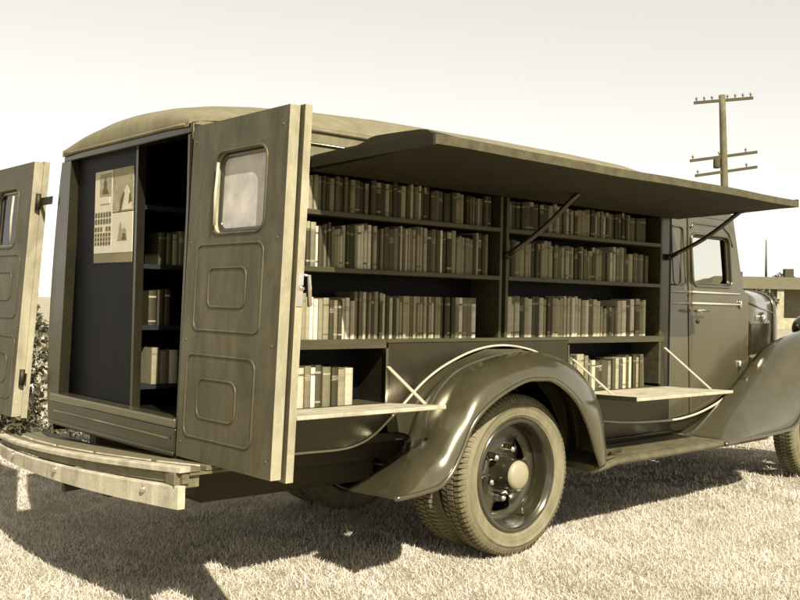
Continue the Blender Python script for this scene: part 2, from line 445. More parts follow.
for xa, xb, za in ((-0.702, -0.688, 0.785), (0.628, 0.642, 0.772)):
    m = MB(); m.box(xa, xb, 0.019, DEP, za, 1.069); m.build('wheel_housing', M['body'], truck)
for xa, xb, za in ((-0.716, -0.702, 0.72), (0.640, 0.652, 0.77)):
    m = MB(); m.box(xa, xb, -0.004, 0.0, za, 1.045); m.build('housing_edge', M['cab'], truck)
# left unit inside the body, seen through the rear doors
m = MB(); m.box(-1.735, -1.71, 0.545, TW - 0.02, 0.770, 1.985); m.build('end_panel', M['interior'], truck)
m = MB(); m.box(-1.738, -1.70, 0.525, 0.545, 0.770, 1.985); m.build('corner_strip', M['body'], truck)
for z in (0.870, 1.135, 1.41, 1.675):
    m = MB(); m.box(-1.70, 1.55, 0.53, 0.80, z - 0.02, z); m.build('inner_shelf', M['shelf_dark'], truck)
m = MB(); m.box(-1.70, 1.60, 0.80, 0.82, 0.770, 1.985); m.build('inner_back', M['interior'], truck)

# -- drop flaps
def flap(x0, x1, yo, zh, zo, straps):
    m = MB()
    y0, y1 = -0.003, yo
    vs = []
    for x in (x0, x1):
        for y, z in ((y0, zh), (y1, zo)):
            vs += [(x, y, z), (x, y, z - 0.017)]
    m.add(vs, [(0, 2, 3, 1), (4, 5, 7, 6), (0, 4, 6, 2), (1, 3, 7, 5), (0, 1, 5, 4), (2, 6, 7, 3)])
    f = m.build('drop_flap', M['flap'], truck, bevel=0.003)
    m = MB(); m.bar((x0 - 0.004, 0, zh - 0.006), (x0 - 0.004, yo, zo - 0.006), 0.006, 0.026); m.build('end_iron', M['black'], f)
    for a, b in straps:
        m = MB(); m.bar(a, b, 0.005, 0.020, up=(1, 0, 0.0)) if False else m.bar(a, b, 0.020, 0.005)
        m.build('strap', M['trim'], f)
    return f
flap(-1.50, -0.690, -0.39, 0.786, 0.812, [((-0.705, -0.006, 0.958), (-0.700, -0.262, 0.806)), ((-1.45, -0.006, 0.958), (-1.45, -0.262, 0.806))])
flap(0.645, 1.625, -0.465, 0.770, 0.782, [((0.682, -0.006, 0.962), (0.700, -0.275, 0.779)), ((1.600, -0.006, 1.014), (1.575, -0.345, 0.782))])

# -- raised hatch
m = MB()
NX, NY = 30, 20
top = []; bot = []
for i in range(NX + 1):
    x = -1.17 + (1.735 + 1.17) * i / NX
    rt, rb = [], []
    for j in range(NY + 1):
        t = j / NY; y = -0.004 - 0.776 * t
        wob = 0.0010 * math.sin(i * 0.9) * t + 0.003 * math.sin(i * 0.33 + 1) * t
        zt = 1.905 + 0.010 * math.sin(math.pi * t) + wob + 0.026 * min(max((t - 0.42) / 0.10, 0), 1) * min(max((1.0 - t) / 0.06, 0), 1) * max(0.0, 1 - i / 4)
        zb = 1.835 + 0.035 * t ** 0.8 - 0.004 * math.sin(math.pi * t) * (1 + math.sin(i * 1.7) * 0.4) + wob
        rt.append((x, y, zt)); rb.append((x, y, zb))
    top.append(rt); bot.append(rb)
m.grid(top); m.grid(bot, flip=True)
for e in (0, -1):
    m.grid([top[e], bot[e]], smooth=False)
    m.grid([[r[e] for r in top], [r[e] for r in bot]], smooth=False)
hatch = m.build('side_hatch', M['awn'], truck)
m = MB()
pts = [(t[-1][0], t[-1][1] - 0.005, (t[-1][2] + b[-1][2]) / 2) for t, b in zip(top, bot)]
for a, b in zip(pts[:-1], pts[1:]): m.bar(a, b, 0.011, 0.037)
m.build('edge_batten', M['awn_edge'], hatch)
for xe in (1.741, -1.176):
    m = MB(); m.bar((xe, -0.01, 1.872), (xe, -0.79, 1.889), 0.012, 0.045); m.build('end_batten', M['dark'], hatch)
for p, q in (((0.118, -0.004, 1.525), (0.30, -0.335, 1.862)), ((1.64, -0.006, 1.588), (1.71, -0.46, 1.868))):
    m = MB(); mid = (Vector(p) + Vector(q)) / 2 + Vector((0.0, 0.0, -0.025))
    m.tube(catmull([p, mid, q], 8), 0.014, 8)
    br = m.build('hatch_brace', M['black'], hatch)
    for e in (p, q):
        m = MB(); m.lathe([(0, -0.012), (0.020, -0.012), (0.022, 0), (0.020, 0.012), (0, 0.012)], 12, 0, e); m.build('pivot', M['dark'], br)

# -- rear doors
def rear_door(sign, y_h, w, lean, tilt, xoff, name='rear_door'):
    """a panelled door lying open; local u runs from hinge (0) to free edge (w), v = height"""
    z0, z1 = 0.640, 1.946
    def fn(u, v, d):           # d: depth away from viewer (+x)
        z = z0 + v * (z1 - z0) / 1.306
        return (xoff + tilt * (v - 0.65) + d, y_h + sign * u + lean * (0.65 - v), z)
    H = 1.306
    win = rrect(0.185, 0.535, 0.870, 1.180, 0.045)
    m = MB()
    m.plate([[(0, 0), (w, 0), (w, H), (0, H)], win], fn, 0.0, 0.043, 0, 1)
    m.plate([[(0, -0.010), (w + 0.022, -0.010), (w + 0.022, H + 0.004), (0, H + 0.004)], rrect(0.165, 0.555, 0.85, 1.20, 0.05)], fn, 0.049, 0.080, 0, 1)
    m.plate([[(0.004, 0.004), (w - 0.012, 0.004), (w - 0.012, H - 0.004), (0.004, H - 0.004)], win], fn, 0.043, 0.049, 1, 1)
    # pressed ridges
    def ridge(lp, r, d=0.0):
        m.tube([fn(u, v, d) for u, v in lp], r, 8, 0, True)
    ridge(rrect(0.080, 0.545, 0.500, 0.828, 0.035), 0.0045)
    ridge(rrect(0.180, 0.440, 0.590, 0.738, 0.03), 0.0045)
    ridge(rrect(0.050, 0.530, 0.088, 0.405, 0.04), 0.0045)
    ridge(rrect(0.140, 0.412, 0.165, 0.315, 0.04), 0.0045)
    dr = m.build(name, [M['door'], M['door_edge']], truck)
    m = MB()
    m.tube([fn(u, v, 0.001) for u, v in rrect(0.182, 0.538, 0.867, 1.183, 0.05)], 0.006, 8, 0, True)
    m.tube([fn(u, v, 0.03) for u, v in rrect(0.195, 0.525, 0.88, 1.17, 0.04)], 0.012, 8, 1, True)
    fr = m.build('window_frame', [M['door'], M['black']], dr)
    m = MB(); m.tube([fn(0.215, 0.90, -0.012), fn(0.218, 1.02, -0.016), fn(0.222, 1.14, -0.012)], 0.006, 6)
    m.build('window_catch', M['trim'], dr)
    m = MB(); m.plate([rrect(0.19, 0.53, 0.875, 1.175, 0.045)], fn, 0.028, 0.032); m.build('window_pane', M['pale_glass'] if sign < 0 else M['glass'], dr)
    m = MB(); m.plate([rrect(w + 0.022, w + 0.026, 0.60, 0.72, 0.0015)], fn, 0.053, 0.077)
    m.tube([fn(w + 0.029, 0.665, 0.056), fn(w + 0.029, 0.665, 0.075)], 0.010, 8)
    m.build('lock_plate', M['chrome'], dr)
    for v in (0.06, 0.46, 0.84, 1.24):
        for u in (0.030, w - 0.035):
            if sign > 0 and u > 0.3: continue
            m = MB(); c = fn(u, v, -0.001); m.lathe([(0.0, -0.002), (0.003, -0.002), (0.0045, 0.0), (0.0045, 0.002)], 10, 0, c, 'x'); m.build('screw', M['rubber'], dr)
    m = MB(); m.tube([fn(w + 0.0, 0.71, 0.080), fn(w + 0.005, 0.71, 0.115), fn(w + 0.008, 0.60, 0.122)], 0.009, 8)
    m.build('door_handle', M['chrome'], dr)
    for hv in (0.2, 1.10):
        m = MB(); m.tube([fn(-0.014, hv - 0.04, 0.03), fn(-0.014, hv + 0.04, 0.03)], 0.014, 10)
        m.plate([[(-0.16 if sign > 0 and hv > 1 else -0.03, hv - 0.02), (0.0, hv - 0.02), (0.0, hv + 0.02), (-0.16 if sign > 0 and hv > 1 else -0.03, hv + 0.02)]], fn, 0.0435, 0.0485)
        m.build('hinge', M['dark'], dr)
    return dr
rear_door(-1, -0.020, 0.664, 0.0, 0.036, -1.792)
rear_door(1, 1.505, 0.664, 0.010, 0.060, -1.870)

# -- rear step bumper
def bow(y, x_in=0.0):
    t = (y - 0.62) / 0.91
    return -2.035 + 0.085 * t * t + x_in
YS = [-0.29 + 1.82 * k / 24 for k in range(25)]
bumper = MB()
def bowed(mb, xi0, xi1, z0, z1, y0=-0.29, y1=1.66, mi=0, n=24, round_=0.0):
    ys = [y0 + (y1 - y0) * k / n for k in range(n + 1)]
    rows = []
    def dz(y, z):      # the step sags towards its left end
        return z - (0.042 + 0.055 * (z - 0.49) / 0.155) * max(0.0, (y + 0.29) / 1.74)
    for y in ys:
        rows.append([(bow(y, xi0), y, dz(y, z0)), (bow(y, xi0), y, dz(y, z1)), (bow(y, xi1), y, dz(y, z1)), (bow(y, xi1), y, dz(y, z0)), (bow(y, xi0), y, dz(y, z0))])
    mb.grid(rows, mi, False)
    mb.add(rows[0][:4], [(0, 1, 2, 3)], mi); mb.add(rows[-1][:4], [(3, 2, 1, 0)], mi)
m = MB(); bowed(m, 0.0, 0.03, 0.490, 0.575)
step = m.build('step_bumper', M['bumper'], truck, bevel=0.006)
m = MB(); bowed(m, 0.022, 0.05, 0.580, 0.622, -0.283, 1.65); m.build('riser_board', M['bumper_grey'], step, bevel=0.003)
m = MB(); bowed(m, 0.004, 0.048, 0.623, 0.646, -0.292, 1.662); m.build('nosing', M['bumper'], step, bevel=0.005)
m = MB(); bowed(m, 0.052, 0.255, 0.608, 0.6195, -0.285, 1.65); m.build('deck_light_stop', M['deck'], step)  # added sheet that stops sun leaking through the plank gaps
for k, (a, b, mt) in enumerate(((0.050, 0.092, 'deck'), (0.096, 0.112, 'bumper'), (0.116, 0.170, 'deck'), (0.174, 0.262, 'deck'))):
    m = MB()
    if mt == 'bumper':
        for ya, yb in ((-0.26, -0.02), (0.04, 0.45), (0.50, 0.86), (0.92, 1.25), (1.3, 1.5)):
            bowed(m, a, b, 0.624, 0.642, ya, yb, n=6)
    else: bowed(m, a, b, 0.622, 0.640, -0.29, 1.66)
    m.build('deck_plank', M[mt], step, bevel=0.002)
for y in (1.22, 0.62, -0.09):
    m = MB(); m.lathe([(0.0, -0.012), (0.009, -0.011), (0.013, -0.006), (0.014, 0.004), (0, 0.004)], 14, 0, (bow(y) - 0.0, y, 0.545 - 0.055 * max(0.0, (y + 0.29) / 1.74)), 'x'); m.build('bolt', M['chrome'], step)
for y in (0.25, 1.0):
    m = MB(); m.box(-1.98, -1.70, y - 0.03, y + 0.03, 0.455, 0.505); m.build('bracket', M['dark'], step)
m = MB(); m.box(-1.955, -1.85, -0.270, -0.20, 0.560, 0.6215); m.build('end_block', M['bumper_grey'], step, bevel=0.004)

# -- rear fenders
def mirror(pts, s, ):
    return pts
def loft_fender(name, I, O, yi, yo, bulge, sgn, y_base, n=56, nu=14, lipr=0.010, extra=None, parent=truck, cx=0.0, cz=0.405):
    """I, O: (x,z) paths of the inner and outer edges; sgn -1 right side, +1 left side"""
    ip = catmull([Vector((a, b, 0)) for a, b in I], n); op = catmull([Vector((a, b, 0)) for a, b in O], n)
    rows = []
    for k in range(n + 1):
        a, b = ip[k], op[k]
        t = ip[min(k + 1, n)] - ip[max(k - 1, 0)]
        nrm = Vector((-t.y, t.x, 0)).normalized()
        f = k / n
        h = bulge * min(1, f * 6 + 0.12) * min(1, (1 - f) * 5 + 0.15)
        row = []
        for j in range(nu + 1):
            u = j / nu
            # crown: rises early, rolls over near the lip
            yy = yi + (yo - yi) * (math.sin(u * math.pi / 2) ** 0.9)
            p = a.lerp(b, 1 - math.cos(u * math.pi / 2) ** 1.15) + nrm * h * math.sin(math.pi * u ** 0.85)
            row.append((p.x, y_base + sgn * yy, p.y))
        rows.append(row)
    m = MB(); m.grid(rows)
    m.tube([r[-1] for r in rows], lipr, 8)
    if extra: extra(m)
    f = m.build(name, M['fender'], parent)
    sd = f.modifiers.new('thick', 'SOLIDIFY'); sd.thickness = 0.003; sd.offset = 0
    return f
RI = [(-0.945, 0.404), (-0.80, 0.455), (-0.68, 0.520), (-0.58, 0.610), (-0.52, 0.725), (-0.42, 0.838), (-0.27, 0.925), (-0.03, 0.972), (0.20, 0.968), (0.39, 0.915), (0.53, 0.825), (0.63, 0.70), (0.68, 0.56), (0.69, 0.42)]
RO = [(-0.955, 0.424), (-0.86, 0.428), (-0.775, 0.437), (-0.695, 0.450), (-0.625, 0.500), (-0.565, 0.585), (-0.485, 0.720), (-0.345, 0.820), (-0.150, 0.893), (-0.03, 0.900), (0.09, 0.885), (0.25, 0.790), (0.36, 0.650), (0.44, 0.490), (0.475, 0.430)]
def skirt(sgn, yb):
    def f(m):
        ring = [(-0.705, 0.69), (-0.60, 0.765), (-0.491, 0.853), (-0.29, 0.960), (-0.037, 1.030), (0.235, 1.026), (0.47, 0.955), (0.63, 0.83), (0.75, 0.67), (0.75, 0.42),
                (0.60, 0.42), (0.58, 0.60), (0.48, 0.75), (0.35, 0.86), (0.18, 0.915), (-0.03, 0.92), (-0.20, 0.87), (-0.33, 0.78), (-0.42, 0.66), (-0.496, 0.562), (-0.53, 0.605), (-0.583, 0.636), (-0.64, 0.648), (-0.691, 0.650)]
        m.plate([ring], lambda u, v, w: (u, yb + sgn * w, v), 0.001, 0.0035)
    return f
loft_fender('rear_fender', RI, RO, 0.004, 0.365, 0.066, -1, 0.0, extra=skirt(-1, 0.0))
loft_fender('rear_fender', RI, RO, 0.004, 0.365, 0.066, 1, TW, extra=skirt(1, TW))

# -- running boards with splash aprons
for sgn, yb in ((-1, 0.0), (1, TW)):
    m = MB()
    prof = [(0.02, 0.452), (0.30, 0.447), (0.325, 0.442), (0.34, 0.430), (0.34, 0.415), (0.325, 0.405), (0.02, 0.425)]
    rows = []
    for k in range(31):
        x = 0.47 + (2.30 - 0.47) * k / 30
        drop = -0.022 * max(0.0, 1 - (x - 0.47) / 0.16) ** 0.5 + 0.016 * (k / 30)
        rows.append([(x, yb + sgn * a, b + drop) for a, b in prof + prof[:1]])
    m.grid(rows, 0, True)
    m.add(rows[0][:-1], [tuple(range(7))]); m.add(rows[-1][:-1], [tuple(range(7))])
    rb = m.build('running_board', M['rubber'], truck)
    m = MB()
    for q in range(7):
        yy = 0.05 + q * 0.036
        m.box(0.72, 1.75, min(yb + sgn * yy, yb + sgn * (yy + 0.014)), max(yb + sgn * yy, yb + sgn * (yy + 0.014)), 0.452, 0.4555 + 0.004)
    m.build('tread_rib', M['rubber'], rb)
    m = MB(); m.tube([(0.55, yb + sgn * 0.315, 0.447), (0.66, yb + sgn * 0.31, 0.455), (0.70, yb + sgn * 0.26, 0.462), (0.82, yb + sgn * 0.24, 0.466)], 0.010, 8)
    m.build('step_iron', M['cab'], rb)
    m = MB(); m.plate([[(0.62, 0.42), (2.55, 0.42), (2.55, 0.72), (2.423, 0.697), (2.25, 0.632), (2.046, 0.582), (1.86, 0.557), (1.66, 0.549), (1.26, 0.562), (0.9, 0.596), (0.75, 0.70), (0.66, 0.70)]], XZ(yb), -sgn * 0.010, -sgn * 0.014)
    m.tube([(1.0, yb, 0.479), (1.5, yb, 0.481), (1.95, yb, 0.486)], 0.007, 8)
    m.build('splash_apron', M['body'], truck)

# -- front fenders
FI = [(1.75, 0.455), (1.95, 0.500), (2.18, 0.580), (2.40, 0.690), (2.55, 0.772), (2.66, 0.845), (2.86, 0.965), (3.10, 1.045), (3.40, 1.090), (3.68, 1.05), (3.88, 0.93), (4.0, 0.74), (4.04, 0.52)]
FO = [(1.75, 0.436), (1.98, 0.447), (2.22, 0.452), (2.46, 0.462), (2.62, 0.480), (2.72, 0.535), (2.86, 0.680), (3.04, 0.810), (3.30, 0.872), (3.60, 0.84), (3.80, 0.72), (3.92, 0.57), (3.97, 0.44)]
loft_fender('front_fender', FI, FO, -0.03, 0.345, 0.085, -1, 0.0, n=60)
loft_fender('front_fender', FI, FO, -0.03, 0.345, 0.085, 1, TW, n=60)

# -- wheels
def make_wheel(loc, dual_face=True):
    """outer wheel of a dual pair: deep dished disc; face towards -y; origin at hub centre"""
    cx, cy, cz = loc
    m = MB()
    rimp = [(0.268, -0.082), (0.283, -0.080), (0.292, -0.070), (0.288, -0.060), (0.272, -0.058), (0.262, -0.045), (0.258, -0.010), (0.250, 0.020), (0.244, 0.030)]
    m.lathe(rimp, 64)
    m.lathe([(0.268, -0.082), (0.268, 0.06), (0.29, 0.075)], 64)
    # disc with two hand holes
    n = 72
    holes = [(35, 34), (155, 34), (275, 34)]
    rr = [0.244, 0.225, 0.200, 0.165, 0.130, 0.095, 0.055]
    hh = [0.030, 0.046, 0.050, 0.046, 0.040, 0.040, 0.040]
    vs = []; fs = []
    for j in range(n):
        a = 2 * math.pi * j / n
        for r, h in zip(rr, hh): vs.append((r * math.cos(a), h, r * math.sin(a)))
    k = len(rr)
    for j in range(n):
        deg = 360 * (j + 0.5) / n
        for i in range(k - 1):
            if i in (2, 3) and any(abs((deg - hc + 180) % 360 - 180) < (hw if i == 2 else hw * 0.9) / 2 + 3 for hc, hw in holes): continue
            fs.append((j * k + i, j * k + i + 1, ((j + 1) % n) * k + i + 1, ((j + 1) % n) * k + i))
    m.add(vs, fs, 0, True)
    for v in range(len(m.v)): m.v[v] = (m.v[v][0] + cx, m.v[v][1] + cy, m.v[v][2] + cz)
    w = m.build('wheel', M['rim'], truck, org=loc)
    sd = w.modifiers.new('thick', 'SOLIDIFY'); sd.thickness = 0.004; sd.offset = 0
    # tyre
    m = MB()
    half = [(0.286, -0.070), (0.294, -0.078), (0.300, -0.0795), (0.3015, -0.0825), (0.306, -0.0828), (0.309, -0.0825), (0.318, -0.0855), (0.330, -0.087), (0.348, -0.0868), (0.3495, -0.0895), (0.354, -0.0892), (0.3555, -0.0858), (0.368, -0.082), (0.382, -0.074), (0.391, -0.064)]
    m.lathe(half, 96, 0); m.lathe([(r, -h) for r, h in half], 96, 0)
    m.lathe([(0.391, -0.064), (0.3945, -0.045), (0.396, -0.02), (0.396, 0.02), (0.3945, 0.045), (0.391, 0.064)], 96, 1)
    nb = 92
    for b in range(nb):
        for s_ in (-1, 1):
            a = 2 * math.pi * (b + (0.25 if s_ > 0 else 0)) / nb
            def pt(r, h, da): return (r * math.cos(a + da), h, r * math.sin(a + da))
            d = 0.0205
            ring = [(0.372, s_ * 0.0815), (0.390, s_ * 0.0735), (0.4025, s_ * 0.058), (0.405, s_ * 0.028), (0.392, s_ * 0.028), (0.385, s_ * 0.058)]
            tw = [0, 0, 0.006, 0.02, 0.02, 0.006]
            vs = [pt(r, h, -d + t) for (r, h), t in zip(ring, tw)] + [pt(r, h, d + t) for (r, h), t in zip(ring, tw)]
            q = len(ring)
            m.add(vs, [tuple(range(q)), tuple(reversed(range(q, 2 * q)))] + [(i, (i + 1) % q, (i + 1) % q + q, i + q) for i in range(q)], 1)
        a = 2 * math.pi * b / nb; d = 0.025
        vs = [(r * math.cos(a + x * d), h, r * math.sin(a + x * d)) for r in (0.392, 0.406) for x in (-1, 1) for h in (-0.019, 0.019)]
        m.add(vs, [(0, 1, 3, 2), (4, 6, 7, 5), (0, 4, 5, 1), (2, 3, 7, 6), (0, 2, 6, 4), (1, 5, 7, 3)], 1)
    for v in range(len(m.v)): m.v[v] = (m.v[v][0] + cx, m.v[v][1] + cy, m.v[v][2] + cz)
    m.build('tyre', [M['tyre'], M['tread']], w, org=loc)
    # hub
    m = MB()
    m.lathe([(0.092, 0.042), (0.088, 0.0), (0.080, -0.050), (0.074, -0.078)], 32, 0, loc)
    m.lathe([(0.074, -0.078), (0.071, -0.090), (0.058, -0.099), (0.028, -0.105), (0.0, -0.106)], 32, 1, loc)
    m.build('hub_cap', [M['rim'], M['hub']], w, org=loc)
    for q in range(6):
        a = R(75 + 60 * q)
        p = (cx + 0.125 * math.cos(a), cy + 0.046, cz + 0.125 * math.sin(a))
        m = MB()
        m.lathe([(0.024, -0.004), (0.024, -0.030), (0.019, -0.034), (0.019, -0.056), (0.015, -0.066), (0.007, -0.071), (0.0, -0.072)], 12, 0, p)
        m.build('lug_nut', M['chrome'], w, org=loc)
    m = MB(); m.tube([(cx + 0.26 * math.cos(R(-62)), cy - 0.01, cz + 0.26 * math.sin(R(-62))), (cx + 0.21 * math.cos(R(-64)), cy - 0.03, cz + 0.21 * math.sin(R(-64)))], 0.005, 6)
    m.build('valve_stem', M['chrome'], w, org=loc)
    return w
W0 = make_wheel((0.0, -0.130, 0.405))
def wheel_copy(x, y, z=0.405, flip=False, spin=0.0):
    c = copy_tree(W0, truck)
    c.location = Vector((x, y, z)) - ORG[truck.name]
    c.rotation_euler = (0, R(spin), math.pi if flip else 0)
    return c
W0.rotation_euler = (0, 0, 0)
wheel_copy(0.0, 0.095, flip=True, spin=20)
wheel_copy(0.0, TW + 0.130, flip=True, spin=40); wheel_copy(0.0, TW - 0.095, spin=11)
wheel_copy(3.40, -0.075, 0.425, spin=33); wheel_copy(3.40, TW + 0.075, 0.425, flip=True, spin=70)

# -- chassis
m = MB()
for y in (0.30, 0.96): m.box(-1.72, 3.9, y - 0.035, y + 0.035, 0.475, 0.598)
for x in (-1.4, -0.7, 0.6, 1.5, 2.4): m.box(x - 0.03, x + 0.03, 0.335, 0.925, 0.50, 0.58)
ch = m.build('chassis_frame', M['dark'], truck)
m = MB(); m.tube([(0, 0.15, 0.405), (0, 1.11, 0.405)], 0.055, 12); m.lathe([(0, -0.16), (0.1, -0.13), (0.16, -0.05), (0.17, 0), (0.16, 0.05), (0.1, 0.13), (0, 0.16)], 24, 0, (0, 0.63, 0.405), 'x')
m.build('rear_axle', M['dark'], truck)
m = MB(); m.tube([(3.32, 0.0, 0.40), (3.32, 1.26, 0.40)], 0.035, 12); m.build('front_axle', M['dark'], truck)
m = MB(); m.box(-1.50, -0.47, 0.345, 0.80, 0.345, 0.598); m.build('fuel_tank', M['dark'], truck, bevel=0.03)  # tank enlarged and shifted to block the bright far wheel and darken the underside
for y in (0.22, 1.04):
    m = MB()
    for k in range(4):
        l = 0.58 - k * 0.11
        m.grid([[(x, y - 0.03, 0.47 - k * 0.016 - 0.05 * (1 - (x / 0.6) ** 2)), (x, y + 0.03, 0.47 - k * 0.016 - 0.05 * (1 - (x / 0.6) ** 2))] for x in [l * (-1 + 2 * i / 12) for i in range(13)]], smooth=True)
    sp = m.build('leaf_spring', M['dark'], truck); sd = sp.modifiers.new('thick', 'SOLIDIFY'); sd.thickness = 0.012
m = MB(); m.tube([(-1.85, 0.98, 0.36), (-1.2, 0.98, 0.40), (1.0, 0.9, 0.42)], 0.022, 10); m.build('exhaust_pipe', M['dark'], truck)
# inner wheel tubs keep daylight out of the body
m = MB(); m.box(-0.65, 0.62, 0.235, 0.25, 0.60, 1.06); m.box(-0.65, 0.62, 0.02, 0.235, 1.045, 1.058); m.build('wheel_tub', M['dark'], truck)

# -- cab
CY0, CY1 = 0.03, TW - 0.03
def cab_side(y, s):
    fy = lambda u, v, w: (u, y + s * (w + 0.045 * max(0, v - 1.36) / 0.6), v)
    m = MB()
    m.plate([[(1.70, 0.552), (1.948, 0.570), (1.948, 1.93), (1.70, 1.93)]], fy, 0.0, 0.02)
    m.tube([fy(u, v, 0) for u, v in rrect(1.755, 1.895, 1.42, 1.80, 0.03)], 0.006, 6, 0, True)
    q = m.build('cab_quarter', M['cab'], truck)
    # door
    m = MB()
    m.plate([[(1.954, 0.572), (2.046, 0.586), (2.25, 0.636), (2.42, 0.70), (2.560, 0.775), (2.565, 1.40), (2.515, 1.80), (2.44, 1.88), (1.954, 1.88)],
             rrect(1.985, 2.455, 1.425, 1.755, 0.045)], fy, -0.004, 0.022)
    d = m.build('cab_door', M['cab'], truck)
    m = MB()
    m.tube([fy(u, v, -0.006) for u, v in rrect(1.975, 2.465, 1.415, 1.765, 0.05)], 0.009, 8, 0, True)
    m.tube([fy(u, v, 0.018) for u, v in rrect(1.990, 2.450, 1.43, 1.75, 0.04)], 0.010, 8, 1, True)
    m.build('window_frame', [M['cab'], M['black']], d)
    m = MB()
    m.tube([fy(2.01, 1.250, -0.004), fy(2.01, 1.250, -0.045)], 0.009, 8)
    m.tube([fy(1.945, 1.252, -0.047), fy(2.0, 1.256, -0.050), fy(2.10, 1.250, -0.047)], [0.006, 0.010, 0.006], 8)
    m.build('door_handle', M['chrome'], d)
    m = MB(); m.lathe([(0, -0.008), (0.012, -0.008), (0.014, 0), (0, 0)], 12, 0, fy(2.03, 1.18, -0.004)); m.build('lock', M['dark'], d)
    for hz in (1.30, 0.88):
        m = MB(); m.tube([fy(2.568, hz - 0.03, -0.010), fy(2.568, hz + 0.03, -0.010)], 0.011, 8); m.build('hinge', M['chrome'], d)
    m = MB()
    for z, r in ((1.374, 0.0065), (1.300, 0.0075)):
        m.tube([fy(1.70, z, -0.002), fy(1.948, z, -0.002)], r, 8); m.tube([fy(1.955, z, -0.006), fy(2.562, z - 0.002, -0.006)], r, 8)
    m.build('belt_moulding', M['trim'], truck)
    # windscreen pillar + cowl side
    m = MB()
    m.plate([[(2.571, 0.78), (2.69, 0.845), (2.69, 1.36), (2.625, 1.41), (2.571, 1.41)]], fy, 0.0, 0.02)
    m.plate([[(2.570, 1.41), (2.625, 1.41), (2.535, 1.93), (2.44, 1.93), (2.448, 1.884), (2.522, 1.805)]], fy, 0.0, 0.03)
    m.build('windscreen_pillar', M['cab'], truck)
    m = MB()
    m.plate([[(1.954, 1.884), (2.444, 1.884), (2.438, 1.93), (1.954, 1.93)]], fy, 0.0, 0.02)
    m.tube([fy(u, v, -0.006) for u, v in ((1.97, 1.80), (2.02, 1.835), (2.38, 1.835), (2.46, 1.79), (2.50, 1.70))], 0.008, 8)
    m.build('drip_rail', M['cab'], truck)
cab_side(CY0, 1); cab_side(CY1, -1)
# cab back, roof, windscreen header
m = MB(); m.plate([[(CY0 + 0.02, 0.56), (CY1 - 0.02, 0.56), (CY1 - 0.02, 1.93), (CY0 + 0.02, 1.93)]], lambda u, v, w: (w, u, v), 1.70, 1.715); m.build('cab_back', M['interior'], truck)
rows = []
for x, h, e in ((1.70, 0.10, 1.93), (2.0, 0.12, 1.93), (2.3, 0.11, 1.93), (2.45, 0.08, 1.93), (2.53, 0.03, 1.93), (2.545, 0.0, 1.915)):
    rows.append([(x, (CY0 + 0.07) + (CY1 - CY0 - 0.14) * k / 16, e + h * (1 - abs(2 * k / 16 - 1) ** 2.6)) for k in range(17)])
m = MB(); m.grid(rows)
rowb = [[(p[0], p[1], p[2] - 0.02) for p in r] for r in rows]
m.grid(rowb, flip=True)
for e in (0, -1): m.grid([[r[e] for r in rows], [r[e] for r in rowb]], smooth=False); m.grid([rows[e], rowb[e]], smooth=False)
m.build('cab_roof', M['cab'], truck)
m = MB()
m.plate([[(CY0 + 0.05, 1.36), (CY1 - 0.05, 1.36), (CY1 - 0.09, 1.91), (CY0 + 0.09, 1.91)], rrect(CY0 + 0.135, CY1 - 0.135, 1.44, 1.84, 0.05)],
        lambda u, v, w: (2.615 - 0.17 * (v - 1.41) + w, u, v), -0.03, 0.0)
ws = m.build('windscreen_frame', M['cab'], truck)
m = MB(); m.plate([rrect(CY0 + 0.13, CY1 - 0.13, 1.435, 1.845, 0.05)], lambda u, v, w: (2.600 - 0.17 * (v - 1.41) + w, u, v), -0.004, 0.0); m.build('windscreen_pane', M['glass'], ws)
# dashboard, seat, steering wheel, floor
m = MB(); m.box(2.42, 2.56, CY0 + 0.04, CY1 - 0.04, 1.16, 1.36); m.build('dashboard', M['interior'], truck, bevel=0.02)
m = MB(); m.box(1.75, 2.15, 0.12, 1.14, 0.80, 0.98); m.box(1.72, 1.83, 0.12, 1.14, 0.98, 1.40); m.build('seat', M['interior'], truck, bevel=0.03)
m = MB(); m.tube([(2.25 + 0.10 * math.sin(a) * 0.6, 0.95 + 0.2 * math.cos(a), 1.28 + 0.17 * math.sin(a)) for a in [2 * math.pi * k / 32 for k in range(32)]], 0.011, 8, 0, True)
m.tube([(2.25, 0.95, 1.28), (2.5, 0.95, 1.0)], 0.014, 8); m.bar((2.25, 0.75, 1.28), (2.25, 1.15, 1.28), 0.02, 0.012); m.build('steering_wheel', M['black'], truck)
m = MB(); m.box(1.70, 2.62, CY0 + 0.004, CY1 - 0.004, 0.50, 0.548); m.box(1.70, 2.62, CY0 + 0.0215, CY1 - 0.0215, 0.548, 0.66); m.build('cab_floor', M['dark'], truck)
m = MB(); m.plate([[(CY0 + 0.02, 0.62), (CY1 - 0.02, 0.62), (CY1 - 0.02, 1.36), (CY0 + 0.02, 1.36)]], lambda u, v, w: (w, u, v), 2.66, 2.675); m.build('firewall', M['dark'], truck)

